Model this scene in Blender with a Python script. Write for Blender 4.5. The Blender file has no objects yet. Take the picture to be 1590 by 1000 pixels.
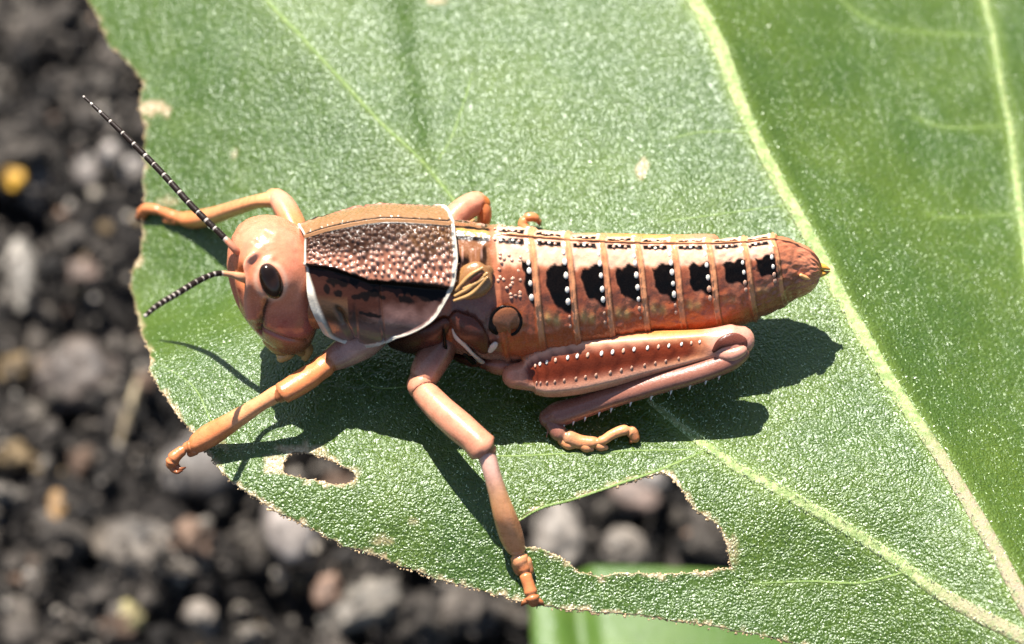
import bpy, math, random
import numpy as np
from mathutils import Vector, Matrix, geometry
random.seed(7); rng = np.random.default_rng(7)
scene = bpy.context.scene
COL = scene.collection
# ------------------------------------------------------------------ camera, sky, sun, exposure
# one unit is about 3.3 mm; z = 0 is the plane of the big leaf
ELEV = math.radians(58); DIST = 42.0; FOCAL = 36 * DIST / 15.9
TARGET = np.array([0.0, 0.0, 0.5])
cam_d = bpy.data.cameras.new('camera'); cam = bpy.data.objects.new('camera', cam_d); COL.objects.link(cam)
CAM = TARGET + DIST * np.array([0, -math.cos(ELEV), math.sin(ELEV)])
cam.location = CAM; cam.rotation_euler = (math.pi / 2 - ELEV, 0, 0)
cam_d.sensor_width = 36; cam_d.lens = FOCAL; cam_d.clip_start = 0.5; cam_d.clip_end = 6000
cam_d.dof.use_dof = True; cam_d.dof.focus_distance = 41.4
cam_d.dof.aperture_fstop = FOCAL / 1000.0 / 0.74     # aperture of 0.74 units
scene.camera = cam
SUN = np.array([-0.24, 0.56, 1.0]); SUN = SUN / np.linalg.norm(SUN)
world = bpy.data.worlds.new('World'); scene.world = world; world.use_nodes = True
wn = world.node_tree; bg = wn.nodes['Background']
sky = wn.nodes.new('ShaderNodeTexSky'); sky.sky_type = 'NISHITA'; sky.sun_disc = False
sky.sun_elevation = math.asin(SUN[2]); sky.sun_rotation = math.atan2(SUN[0], SUN[1])
wn.links.new(sky.outputs[0], bg.inputs[0]); bg.inputs[1].default_value = 0.06
sun_d = bpy.data.lights.new('sun', 'SUN'); sun_d.energy = 5.0; sun_d.angle = math.radians(0.53); sun_d.color = (1, 0.95, 0.87)
sun = bpy.data.objects.new('sun', sun_d); COL.objects.link(sun); sun.location = (-20, 40, 80)
sun.rotation_euler = Vector((-SUN[0], -SUN[1], -SUN[2])).to_track_quat('-Z', 'Y').to_euler()
vs = scene.view_settings; vs.view_transform = 'Standard'; vs.look = 'None'; vs.gamma = 1; vs.use_curve_mapping = False
vs.exposure = 1.45
scene.cycles.use_denoising = True
scene.cycles.max_bounces = 8

# ------------------------------------------------------------------ measuring helpers
FWD = np.array([0, math.cos(ELEV), -math.sin(ELEV)]); UPV = np.array([0, math.sin(ELEV), math.cos(ELEV)])
def ray(px, py):
    u = (px - 795) / 1590 * 36 / FOCAL; v = (500 - py) / 1590 * 36 / FOCAL
    return FWD + u * np.array([1.0, 0, 0]) + v * UPV
def P(px, py, z=0.0):
    d = ray(px, py); t = (z - CAM[2]) / d[2]; return CAM + t * d
def proj(p):
    q = np.asarray(p, float) - CAM
    dep = q @ FWD; k = FOCAL / 36 * 1590
    return np.stack([795 + k * q[..., 0] / dep, 500 - k * (q @ UPV) / dep], -1)
def lin(r, g, b, k=1.0):
    c = np.array([r, g, b]) / 255.0
    return np.where(c <= 0.04045, c / 12.92, ((c + 0.055) / 1.055) ** 2.4) * k
def sstep(a, b, x):
    t = np.clip((x - a) / (b - a), 0, 1); return t * t * (3 - 2 * t)
def hash3(i, j, k, seed=0):
    n = (i.astype(np.int64) * 374761393 + j.astype(np.int64) * 668265263 + k.astype(np.int64) * 2147483647 + seed * 974634777) & 0x7fffffff
    n = (n ^ (n >> 13)) * 1274126177 & 0x7fffffff
    return ((n ^ (n >> 16)) & 0xffff) / 65535.0
def vnoise(p, seed=0):
    p = np.asarray(p, float); f = np.floor(p); t = p - f; t = t * t * (3 - 2 * t); i = f.astype(np.int64); out = 0
    for a in (0, 1):
        for b in (0, 1):
            for c in (0, 1):
                w = (t[..., 0] if a else 1 - t[..., 0]) * (t[..., 1] if b else 1 - t[..., 1]) * (t[..., 2] if c else 1 - t[..., 2])
                out = out + w * hash3(i[..., 0] + a, i[..., 1] + b, i[..., 2] + c, seed)
    return out * 2 - 1
def fbm(p, n=3, seed=0):
    return sum(vnoise(np.asarray(p) * 2 ** k + 17.3 * k, seed + k) / 2 ** k for k in range(n))
def crom(ctrl, per):
    c = np.asarray(ctrl, float); n = len(c)
    ext = np.vstack([2 * c[0] - c[1], c, 2 * c[-1] - c[-2]]); out = []
    for i in range(n - 1):
        p0, p1, p2, p3 = ext[i:i + 4]
        for t in np.arange(per) / per:
            out.append(0.5 * (2 * p1 + (p2 - p0) * t + (2 * p0 - 5 * p1 + 4 * p2 - p3) * t * t + (3 * p1 - p0 - 3 * p2 + p3) * t ** 3))
    out.append(c[-1]); return np.array(out)
def unit(v): return v / (np.linalg.norm(v, axis=-1, keepdims=True) + 1e-12)

# ------------------------------------------------------------------ object helpers
def mk(name, V, F, mat=None, parent=None, cols=None, smooth=True, attrs=None):
    me = bpy.data.meshes.new(name)
    me.from_pydata([tuple(v) for v in np.asarray(V, float)], [], [tuple(int(i) for i in f) for f in F])
    if smooth: me.polygons.foreach_set('use_smooth', [True] * len(me.polygons))
    if cols is not None:
        c = np.ones((len(V), 4)); c[:, :3] = np.clip(cols, 0, 1)
        a = me.attributes.new('Col', 'FLOAT_COLOR', 'POINT'); a.data.foreach_set('color', c.ravel())
    for k, v in (attrs or {}).items():
        a = me.attributes.new(k, 'FLOAT', 'POINT'); a.data.foreach_set('value', np.asarray(v, float).ravel())
    me.update()
    o = bpy.data.objects.new(name, me); COL.objects.link(o)
    if mat: me.materials.append(mat)
    if parent: o.parent = parent; o.matrix_parent_inverse = parent_inv(parent)
    return o
def parent_inv(p):
    m = Matrix.Identity(4); chain = []
    while p: chain.append(p); p = p.parent
    for q in reversed(chain): m = m @ q.matrix_parent_inverse @ q.matrix_basis
    return m.inverted()
def empty(name, loc):
    o = bpy.data.objects.new(name, None); COL.objects.link(o); o.location = loc; o.empty_display_size = 0.3; return o
def tag(o, label=None, cat=None, group=None, kind=None):
    if label: o['label'] = label
    if cat: o['category'] = cat
    if group: o['group'] = group
    if kind: o['kind'] = kind
    return o
def merge(parts):
    V, F, C, n = [], [], [], 0
    for v, f, c in parts:
        V.append(v); F += [tuple(i + n for i in q) for q in f]; C.append(c); n += len(v)
    return np.vstack(V), F, np.vstack(C)
def grid_faces(nr, nc, wrap):
    F = []
    for i in range(nr - 1):
        for j in range(nc if wrap else nc - 1):
            j2 = (j + 1) % nc
            F.append((i * nc + j, i * nc + j2, (i + 1) * nc + j2, (i + 1) * nc + j))
    return F
def loft(ctrl, per=7, seg=20, aref=(0, -0.6, 0.8), shape=None, colf=None, rounds=(1, 1)):
    """ctrl rows: x y z ra rb r g b; ra along aref, rb across. returns V,F,C"""
    c = crom(ctrl, per); pos = c[:, :3]; ra = np.maximum(c[:, 3], 0.004); rb = np.maximum(c[:, 4], 0.004); colr = c[:, 5:8]
    tan = unit(np.gradient(pos, axis=0)); aref = np.array(aref, float)
    a = unit(aref - tan * (tan @ aref)[:, None]); b = np.cross(tan, a)
    rows = []                                     # (centre, a, b, ra, rb, colour, t)
    n = len(pos)
    T = np.arange(n) / (n - 1)
    for e in (0, 1):
        k = 0 if e == 0 else n - 1; sg = -1 if e == 0 else 1; m = 0.5 * (ra[k] + rb[k]) * rounds[e]
        caps = [(math.sin(q), math.cos(q)) for q in (0.5, 0.95, 1.3, 1.54)]
        cr = [(pos[k] + sg * tan[k] * m * s, a[k], b[k], ra[k] * cc, rb[k] * cc, colr[k], T[k]) for s, cc in caps]
        if e == 0: rows = cr[::-1]
        else: tail = cr
        if e == 0: rows += [(pos[i], a[i], b[i], ra[i], rb[i], colr[i], T[i]) for i in range(n)]
    rows += tail
    ph = np.arange(seg) / seg * 2 * math.pi; V = []; C = []
    for (p, aa, bb, r1, r2, cc, t) in rows:
        k = np.ones(seg) if shape is None else shape(t, ph)
        V.append(p + (r1 * k * np.cos(ph))[:, None] * aa + (r2 * k * np.sin(ph))[:, None] * bb)
        C.append(np.tile(cc, (seg, 1)) if colf is None else colf(t, ph, cc))
    nr = len(rows); F = grid_faces(nr, seg, True)
    F.append(tuple(range(seg))[::-1]); F.append(tuple((nr - 1) * seg + j for j in range(seg)))
    return np.vstack(V), F, np.vstack(C)
def ell(center, axes, nu=12, nv=8, col=(1, 1, 1)):
    """ellipsoid, axes: 3x3 rows are scaled axes"""
    V = []; axes = np.asarray(axes, float)
    for i in range(nv + 1):
        th = math.pi * i / nv
        for j in range(nu):
            f = 2 * math.pi * j / nu
            V.append(np.array(center) + math.sin(th) * math.cos(f) * axes[0] + math.sin(th) * math.sin(f) * axes[1] + math.cos(th) * axes[2])
    V = np.array(V); return V, grid_faces(nv + 1, nu, True), np.tile(np.asarray(col, float), (len(V), 1))

# ------------------------------------------------------------------ materials
def newmat(name):
    m = bpy.data.materials.new(name); m.use_nodes = True; nt = m.node_tree
    return m, nt, nt.nodes['Principled BSDF'], nt.nodes['Material Output']
def N(nt, typ, **kw):
    n = nt.nodes.new(typ)
    for k, v in kw.items(): setattr(n, k, v)
    return n
def mixc(nt, fac, a, b, typ='MIX'):
    m = N(nt, 'ShaderNodeMix', data_type='RGBA', blend_type=typ)
    for sock, val in ((m.inputs[0], fac), (m.inputs[6], a), (m.inputs[7], b)):
        if hasattr(val, 'is_linked'): nt.links.new(val, sock)
        else: sock.default_value = val if not isinstance(val, (tuple, list, np.ndarray)) else (*val[:3], 1)
    return m.outputs[2]
def texco(nt): return N(nt, 'ShaderNodeTexCoord').outputs['Object']
def noise(nt, co, scale, detail=3, rough=0.55, dist=0.0):
    n = N(nt, 'ShaderNodeTexNoise'); nt.links.new(co, n.inputs['Vector'])
    n.inputs['Scale'].default_value = scale; n.inputs['Detail'].default_value = detail; n.inputs['Roughness'].default_value = rough; n.inputs['Distortion'].default_value = dist
    return n.outputs['Fac']
def ramp(nt, x, a, b, lo=0.0, hi=1.0):
    m = N(nt, 'ShaderNodeMapRange', interpolation_type='SMOOTHSTEP'); nt.links.new(x, m.inputs[0])
    for i, v in enumerate((a, b, lo, hi)): m.inputs[i + 1].default_value = v
    return m.outputs[0]
def math2(nt, op, a, b):
    m = N(nt, 'ShaderNodeMath', operation=op)
    for s, v in zip(m.inputs, (a, b)):
        if hasattr(v, 'is_linked'): nt.links.new(v, s)
        else: s.default_value = v
    return m.outputs[0]
def bump(nt, h, strength, dist, bs):
    b = N(nt, 'ShaderNodeBump'); b.inputs['Strength'].default_value = strength; b.inputs['Distance'].default_value = dist
    nt.links.new(h, b.inputs['Height']); nt.links.new(b.outputs[0], bs.inputs['Normal']); return b
def chitin(name, rough=0.32, sss=0.12, coat=0.25, bscale=26, bstr=0.25, mottle=0.35, spec=0.28):
    m, nt, bs, out = newmat(name); co = texco(nt)
    at = N(nt, 'ShaderNodeAttribute', attribute_name='Col').outputs['Color']
    nz = noise(nt, co, 7, 4); nf = noise(nt, co, 34, 3)
    dark = mixc(nt, 1.0, at, (0.62, 0.55, 0.52), 'MULTIPLY')
    c = mixc(nt, ramp(nt, nz, 0.42, 0.72, 0, mottle), at, dark)
    c = mixc(nt, ramp(nt, nf, 0.5, 0.75, 0, mottle * 0.6), c, mixc(nt, 1.0, at, (1.25, 1.2, 1.15), 'MULTIPLY'))
    nt.links.new(c, bs.inputs['Base Color'])
    nt.links.new(ramp(nt, nf, 0.3, 0.7, rough * 0.8, rough * 1.35), bs.inputs['Roughness'])
    bs.inputs['Subsurface Weight'].default_value = sss; bs.inputs['Subsurface Radius'].default_value = (0.25, 0.1, 0.06); bs.inputs['Subsurface Scale'].default_value = 0.18
    bw = N(nt, 'ShaderNodeRGBToBW'); nt.links.new(at, bw.inputs[0]); nt.links.new(ramp(nt, bw.outputs[0], 0.0, 0.09, 0.1 * coat, coat), bs.inputs['Coat Weight']); bs.inputs['Coat Roughness'].default_value = 0.14; nt.links.new(ramp(nt, bw.outputs[0], 0.0, 0.09, 0.10, spec), bs.inputs['Specular IOR Level'])
    h = math2(nt, 'ADD', noise(nt, co, bscale, 4, 0.6), math2(nt, 'MULTIPLY', nz, 0.8))
    bump(nt, h, bstr, 0.035, bs)
    return m
M_body = chitin('body_chitin', 0.26, 0.05, 0.3, 26, 0.2, 0.35, 0.35)
M_pron = chitin('pronotum_chitin', 0.18, 0.0, 0.4, 30, 0.2, 0.25, 0.4)
M_head = chitin('head_chitin', 0.24, 0.06, 0.5, 30, 0.14, 0.35)
M_leg = chitin('leg_chitin', 0.28, 0.06, 0.4, 30, 0.2, 0.5)
M_bead = chitin('pale_bead', 0.25, 0.2, 0.4, 20, 0.05, 0.05)
M_ant = chitin('antenna_chitin', 0.35, 0.0, 0.3, 40, 0.2, 0.1)
M_eye, nt, bs, _ = newmat('eye'); bs.inputs['Roughness'].default_value = 0.16; bs.inputs['Specular IOR Level'].default_value = 0.35
co = texco(nt); nt.links.new(mixc(nt, ramp(nt, noise(nt, co, 2.2, 2), 0.35, 0.7), (0.008, 0.004, 0.002), (0.05, 0.022, 0.012)), bs.inputs['Base Color'])

def leaf_material(name, hue=1.0, rel=1.0, spec=0.8, blue=1.0):
    m, nt, bs, out = newmat(name); co = texco(nt)
    big = noise(nt, co, 0.35, 3); mid = noise(nt, co, 1.7, 4); fine = noise(nt, co, 22, 3, 0.65)
    v = N(nt, 'ShaderNodeTexVoronoi', feature='SMOOTH_F1'); v.inputs['Scale'].default_value = 24; v.inputs['Smoothness'].default_value = 0.25
    warp = N(nt, 'ShaderNodeTexNoise'); nt.links.new(co, warp.inputs['Vector']); warp.inputs['Scale'].default_value = 6
    wv = N(nt, 'ShaderNodeVectorMath', operation='SCALE'); nt.links.new(warp.outputs['Color'], wv.inputs[0]); wv.inputs['Scale'].default_value = 0.16
    wa = N(nt, 'ShaderNodeVectorMath', operation='ADD'); nt.links.new(co, wa.inputs[0]); nt.links.new(wv.outputs[0], wa.inputs[1])
    nt.links.new(wa.outputs[0], v.inputs['Vector'])
    c = mixc(nt, ramp(nt, big, 0.35, 0.65), (0.048 * hue, 0.096 * hue, 0.005 * blue), (0.084 * hue, 0.134 * hue, 0.008 * blue))
    c = mixc(nt, ramp(nt, mid, 0.45, 0.75, 0, 0.45), c, (0.038, 0.082, 0.005))
    c = mixc(nt, ramp(nt, v.outputs['Distance'], 0.28, 0.62, 0, 0.5), c, (0.028, 0.064, 0.004))
    c = mixc(nt, ramp(nt, fine, 0.54, 0.72, 0, 0.4), c, (0.15, 0.24, 0.045))
    ve = N(nt, 'ShaderNodeTexVoronoi', feature='DISTANCE_TO_EDGE'); ve.inputs['Scale'].default_value = 1.5; nt.links.new(wa.outputs[0], ve.inputs['Vector'])
    ve2 = N(nt, 'ShaderNodeTexVoronoi', feature='DISTANCE_TO_EDGE'); ve2.inputs['Scale'].default_value = 4.2; nt.links.new(wa.outputs[0], ve2.inputs['Vector'])
    net = math2(nt, 'MAXIMUM', ramp(nt, ve.outputs['Distance'], 0.0, 0.035, 1, 0), math2(nt, 'MULTIPLY', ramp(nt, ve2.outputs['Distance'], 0.0, 0.07, 1, 0), 0.45))
    c = mixc(nt, math2(nt, 'MULTIPLY', net, 0.22 * rel), c, (0.13, 0.20, 0.04))
    av = N(nt, 'ShaderNodeAttribute', attribute_name='vein').outputs['Fac']
    c = mixc(nt, math2(nt, 'MULTIPLY', av, 0.6), c, (0.15, 0.22, 0.035))
    ab = N(nt, 'ShaderNodeAttribute', attribute_name='brown').outputs['Fac']
    tan = mixc(nt, ramp(nt, fine, 0.35, 0.65), (0.36, 0.24, 0.12), (0.58, 0.46, 0.30))
    c = mixc(nt, ab, c, tan)
    nt.links.new(c, bs.inputs['Base Color'])
    nt.links.new(ramp(nt, fine, 0.3, 0.7, 0.27, 0.40), bs.inputs['Roughness'])
    bs.inputs['Specular IOR Level'].default_value = spec; bs.inputs['Specular Tint'].default_value = (0.92, 1.0, 0.95, 1)
    bs.inputs['Sheen Weight'].default_value = 0.0; bs.inputs['Sheen Roughness'].default_value = 0.4
    h = math2(nt, 'SUBTRACT', math2(nt, 'MULTIPLY', fine, 0.9), math2(nt, 'ADD', math2(nt, 'MULTIPLY', v.outputs['Distance'], 1.3), math2(nt, 'MULTIPLY', net, 0.5)))
    bump(nt, h, 0.7 * rel, 0.019, bs)
    tr = N(nt, 'ShaderNodeBsdfTranslucent'); nt.links.new(mixc(nt, 1.0, c, (1.5, 1.6, 0.7), 'MULTIPLY'), tr.inputs[0])
    mx = N(nt, 'ShaderNodeMixShader'); mx.inputs[0].default_value = 0.22
    nt.links.new(bs.outputs[0], mx.inputs[1]); nt.links.new(tr.outputs[0], mx.inputs[2]); nt.links.new(mx.outputs[0], out.inputs[0])
    return m
M_leaf = leaf_material('leaf_blade')
M_leaf2 = leaf_material('under_leaf', 1.45, 0.4, 0.25, 5.0)
def vein_material(name, c1, c2, c3):
    m, nt, bs, out = newmat(name); co = texco(nt)
    at = N(nt, 'ShaderNodeAttribute', attribute_name='dry').outputs['Fac']
    nz = noise(nt, co, 9, 4, 0.65)
    c = mixc(nt, ramp(nt, nz, 0.35, 0.7), c1, c2); c = mixc(nt, math2(nt, 'MULTIPLY', at, ramp(nt, nz, 0.3, 0.6, 0.35, 1)), c, c3)
    nt.links.new(c, bs.inputs['Base Color']); bs.inputs['Roughness'].default_value = 0.42
    bump(nt, noise(nt, co, 20, 4, 0.7), 0.6, 0.05, bs); bs.inputs['Subsurface Weight'].default_value = 0.1; bs.inputs['Subsurface Scale'].default_value = 0.2
    return m
M_vein = vein_material('vein', (0.14, 0.21, 0.045), (0.36, 0.40, 0.17), (0.26, 0.21, 0.13))
M_thin = vein_material('thin_vein', (0.11, 0.18, 0.03), (0.18, 0.25, 0.065), (0.3, 0.25, 0.14))
M_hair, nt, bs, _ = newmat('leaf_hair'); bs.inputs['Base Color'].default_value = (0.45, 0.56, 0.32, 1); bs.inputs['Roughness'].default_value = 0.35
bs.inputs['Specular IOR Level'].default_value = 0.6
def simple(name, rough=0.9, sc=5, bs_=0.5, spec=0.3):
    m, nt, bs, out = newmat(name); co = texco(nt)
    at = N(nt, 'ShaderNodeAttribute', attribute_name='Col').outputs['Color']
    nz = noise(nt, co, sc, 5, 0.65)
    c = mixc(nt, ramp(nt, nz, 0.35, 0.68), mixc(nt, 1.0, at, (0.5, 0.47, 0.45), 'MULTIPLY'), mixc(nt, 1.0, at, (1.3, 1.27, 1.22), 'MULTIPLY'))
    nt.links.new(c, bs.inputs['Base Color']); bs.inputs['Roughness'].default_value = rough; bs.inputs['Specular IOR Level'].default_value = spec
    bump(nt, noise(nt, co, sc * 2.2, 5, 0.7), bs_, 0.12, bs); return m
M_tan = simple('dry_edge', 0.7, 14, 0.5)
M_soil = simple('soil', 0.75, 3.6, 1.0, 0.25)
M_stone = simple('stone', 0.6, 2.0, 0.25, 0.4)

# ------------------------------------------------------------------ ground and soil, about 5 cm below the leaf
GZ = -21.0; GY = P(795, 500, GZ)[1]
soil_c = lambda k: np.array([0.075, 0.062, 0.052]) * k
def ground():
    n = 200; xs = np.linspace(-21, 21, n); ys = np.linspace(GY - 21, GY + 21, n)
    X, Y = np.meshgrid(xs, ys); pts = np.stack([X, Y, X * 0], -1).reshape(-1, 3)
    z = GZ + 0.9 * fbm(pts * 0.22, 2, 3) + 0.55 * fbm(pts * 0.75, 4, 9)
    edge = np.maximum(abs(pts[:, 0]) / 21, abs(pts[:, 1] - GY) / 21); z = GZ + (z - GZ) * (1 - sstep(0.85, 1, edge))
    V = pts.copy(); V[:, 2] = z; F = grid_faces(n, n, False)
    c = np.array([0.014, 0.012, 0.011]) * (0.8 + 0.5 * (fbm(pts * 0.6, 3, 5)[:, None] + 0.5))
    R = 2500; base = len(V); rim = [0, n - 1, n * n - 1, n * (n - 1)]
    V = np.vstack([V, [(-R, -R, GZ), (R, -R, GZ), (R, R, GZ), (-R, R, GZ)]]); c = np.vstack([c, np.tile([[0.04, 0.033, 0.028]], (4, 1))])
    sides = [[j for j in range(n)], [i * n + n - 1 for i in range(n)], [(n - 1) * n + j for j in range(n - 1, -1, -1)], [i * n for i in range(n - 1, -1, -1)]]
    for k, s in enumerate(sides):
        a, b = base + k, base + (k + 1) % 4
        F.append((a, b, *s[::-1]))
    tag(mk('ground', V, F, M_soil, cols=c), kind='structure')
    return xs, ys, z.reshape(n, n)
gx, gy, gz = ground()
def gheight(x, y):
    i = int(np.clip(np.searchsorted(gx, x), 1, len(gx) - 1)); j = int(np.clip(np.searchsorted(gy, y), 1, len(gy) - 1)); return gz[j, i]
def ico(sub):
    bm_v = []; import bmesh
    b = bmesh.new(); bmesh.ops.create_icosphere(b, subdivisions=sub, radius=1.0)
    v = np.array([q.co[:] for q in b.verts]); f = [tuple(l.index for l in p.verts) for p in b.faces]; b.free(); return v, f
ICO = {s: ico(s) for s in (2, 3, 4)}
def rock(sub, seed, amp=0.35, freq=1.5, sq=(1, 1, 1)):
    v, f = ICO[sub]; r = 1 + amp * fbm(v * freq + seed * 7.7, 3, seed) + amp * 0.4 * fbm(v * freq * 3.1 + seed, 2, seed + 50)
    return v * r[:, None] * np.array(sq), f
def rotm():
    q = rng.normal(size=4); return np.array(Matrix([list(r) for r in __import__('mathutils').Quaternion(q).normalized().to_matrix()]))
variants = {s: [rock(s, k, 0.55, 1.6, (1, rng.uniform(0.65, 1), rng.uniform(0.55, 0.9))) for k in range(9)] for s in (2, 3, 4)}
parts = []
palette = [((0.075, 0.066, 0.058), 46), ((0.120, 0.106, 0.094), 34), ((0.022, 0.020, 0.019), 36), ((0.20, 0.182, 0.162), 16), ((0.17, 0.115, 0.085), 5), ((0.33, 0.30, 0.265), 8), ((0.19, 0.14, 0.08), 3)]
palette = [(tuple(np.array(c) * 1.2), w) for c, w in palette]
pw = np.array([p[1] for p in palette], float); pw /= pw.sum()
for i in range(8000):
    x = rng.uniform(-17.5, 16); y = GY + rng.uniform(-14, 13)
    r = 0.10 / (rng.uniform(0.0011, 1) ** 0.36)
    r = min(r, 1.2)
    s = 4 if r > 0.75 else (3 if r > 0.24 else 2)
    v, f = variants[s][rng.integers(9)]
    vv = (v * r) @ rotm().T; cc = np.array(palette[rng.choice(len(palette), p=pw)][0]) * rng.uniform(0.7, 1.3)
    if r > 0.5: cc = np.array(palette[rng.choice(2)][0]) * rng.uniform(0.85, 1.25)
    if r > 0.3: vv = vv * (1 + 0.12 * fbm(vv * 5, 2, i % 40))[:, None]
    zc = gheight(x, y) + rng.uniform(-0.15, 0.75) * r + rng.uniform(0, 0.9) ** 2 * (1.2 if r < 0.5 else 0.5)
    parts.append((vv + np.array([x, y, zc]), f, np.tile(cc, (len(vv), 1)) * (0.85 + 0.35 * vnoise(vv * 3 + i, 4))[:, None]))
V, F, C = merge(parts)
tag(mk('soil_crumbs', V, F, M_soil, cols=C), 'loose dark crumbly soil and small gravel lying under the leaf', 'soil', kind='stuff')
def stone(name, label, px, py, w, h, col, seed, cat='pebble', amp=0.2, tilt=0.0, lift=0.35, group=None):
    p = P(px, py, GZ + lift); k = 0.01 * (np.linalg.norm(p - CAM) / DIST)
    v, f = rock(4, seed, amp, 1.1)
    ca, sa = math.cos(tilt), math.sin(tilt)
    q = np.stack([v[:, 0] * w * k / 2, v[:, 1] * h * k / 2, v[:, 2] * min(w, h) * k / 2 * 0.8], -1)
    q = np.stack([q[:, 0] * ca - q[:, 1] * sa, q[:, 0] * sa + q[:, 1] * ca, q[:, 2]], -1)
    base = np.array([p[0], p[1], p[2]]); o = empty(name, tuple(base)) if False else None
    o = mk(name, q, f, M_stone, cols=np.tile(np.array(col) * 0.75, (len(v), 1)) * (0.8 + 0.5 * fbm(v * 2.5 + seed, 3, seed))[:, None]); o.location = base
    return tag(o, label, cat, group)
stone('pebble', 'smooth white pebble half hidden under the lower leaf edge', 448, 815, 78, 120, (0.44, 0.39, 0.36), 3, tilt=0.2, amp=0.05, lift=1.3)
stone('pebble', 'large flat pale grey stone under the clawed front foot', 318, 722, 150, 110, (0.20, 0.18, 0.165), 5, tilt=0.4, amp=0.1, lift=1.0)
stone('soil_chip', 'bright yellow orange chip in the dark soil', 24, 272, 36, 54, (0.75, 0.42, 0.04), 9, 'chip', 0.18, lift=1.3)
stone('pebble', 'tall pale chalky stone standing in the soil', 35, 425, 48, 125, (0.30, 0.28, 0.25), 12, tilt=0.1, lift=1.0)
stone('pebble', 'rounded light grey pebble between the lumpy grey pebble and the leaf edge pebble', 172, 236, 34, 36, (0.5, 0.46, 0.43), 14, lift=1.4)
stone('pebble', 'pale grey pebble partly hidden by the leaf edge under the long antenna', 206, 262, 40, 40, (0.45, 0.42, 0.4), 15, lift=1.2)
stone('pebble', 'lumpy grey pebble next to two lighter round pebbles', 138, 265, 44, 52, (0.27, 0.24, 0.22), 16, lift=1.1, amp=0.2)
stone('pebble', 'pinkish rounded pebble in the soil beside the chewed leaf notch', 128, 424, 48, 46, (0.28, 0.20, 0.16), 17, lift=1.3)
stone('pebble', 'tiny round cream pebble just beside the lumpy grey pebble', 147, 300, 20, 20, (0.42, 0.37, 0.3), 18, lift=1.4)
stone('pebble', 'pale yellowish pebble lying near a small beige pebble', 197, 960, 46, 50, (0.42, 0.37, 0.18), 19, lift=1.3)
stone('soil_chip', 'amber coloured oval chip leaning on a grey clod', 88, 786, 28, 56, (0.42, 0.25, 0.10), 20, 'chip', 0.1, lift=1.3)
stone('pebble', 'small rounded beige pebble lying near the pale yellowish pebble', 308, 952, 50, 40, (0.30, 0.26, 0.22), 21, lift=1.2)
stone('pebble', 'reddish brown wedge shaped pebble below the leaf margin', 508, 920, 40, 62, (0.27, 0.17, 0.12), 22, tilt=-0.4, amp=0.25, lift=1.2)
stone('pebble', 'light grey boulder like lump seen through the large leaf hole', 868, 830, 75, 110, (0.30, 0.27, 0.24), 23, lift=1.3, amp=0.25)
stone('pebble', 'pink tinged stone seen through the large leaf hole', 985, 770, 70, 46, (0.27, 0.20, 0.17), 24, lift=1.5, tilt=-0.3)
stone('pebble', 'small pale stone touching the pink one seen through the large hole', 1010, 745, 55, 38, (0.36, 0.33, 0.31), 25, lift=1.6)
stone('pebble', 'darker grey stone beside the light lump seen through the large hole', 965, 850, 70, 56, (0.24, 0.21, 0.18), 26, lift=1.5, amp=0.3)
stone('soil_clod', 'big knobbly grey soil clod lying near the amber chip', 245, 860, 170, 105, (0.17, 0.145, 0.12), 27, 'clod', 0.38, tilt=-0.35, lift=0.9)
stone('soil_clod', 'rounded brown clod with pale grains beside the straw', 110, 590, 130, 130, (0.13, 0.105, 0.09), 28, 'clod', 0.4, lift=0.7)
stone('soil_clod', 'grey crumbly clod under the sunlit leaf margin', 560, 945, 110, 60, (0.26, 0.235, 0.2), 29, 'clod', 0.4, tilt=0.5, lift=0.9)
# dry straw on the soil
a, b = P(216, 585, GZ + 1.5), P(186, 690, GZ + 1.2)
rows = [np.r_[a + (b - a) * t, w_, w_ * 0.5, 0.34, 0.28, 0.18] for t, w_ in ((0, 0.10), (0.3, 0.2), (0.6, 0.24), (1, 0.12))]
V, F, C = loft(rows, 6, 10); tag(mk('dry_straw', V, F, M_stone, cols=C), 'short pale dry straw lying on the soil near the leaf', 'straw')

# ------------------------------------------------------------------ big leaf
MID = np.array([(1040, -130), (1060, -30), (1090, 20), (1120, 80), (1150, 160), (1185, 235), (1225, 310), (1262, 375), (1300, 450), (1340, 520), (1380, 590), (1420, 650), (1465, 715), (1510, 790), (1550, 860), (1590, 935), (1640, 1020), (1690, 1110)], float)
def to_plane(a): return np.array([P(x, y, 0)[:2] for x, y in a])
MIDW = crom(to_plane(MID), 2)
CREASE = crom(to_plane([(640, -120), (652, 0), (668, 120), (688, 240), (705, 330)]), 3)
THINV = crom(to_plane([(330, -120), (415, 0), (470, 60), (530, 125), (590, 190), (650, 245), (700, 305), (770, 400)]), 2)
def sdist(p, line):
    """distance and side (positive = right of the downward line) for points p (n,2)"""
    best = np.full(len(p), 1e9); side = np.zeros(len(p))
    for a, b in zip(line[:-1], line[1:]):
        d = b - a; L = d @ d; t = np.clip(((p - a) @ d) / L, 0, 1); q = p - (a + t[:, None] * d); r = np.hypot(q[:, 0], q[:, 1])
        m = r < best; best[m] = r[m]; side[m] = np.sign(-(d[0] * q[:, 1] - d[1] * q[:, 0]))[m] * -1
    return best, side
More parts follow.
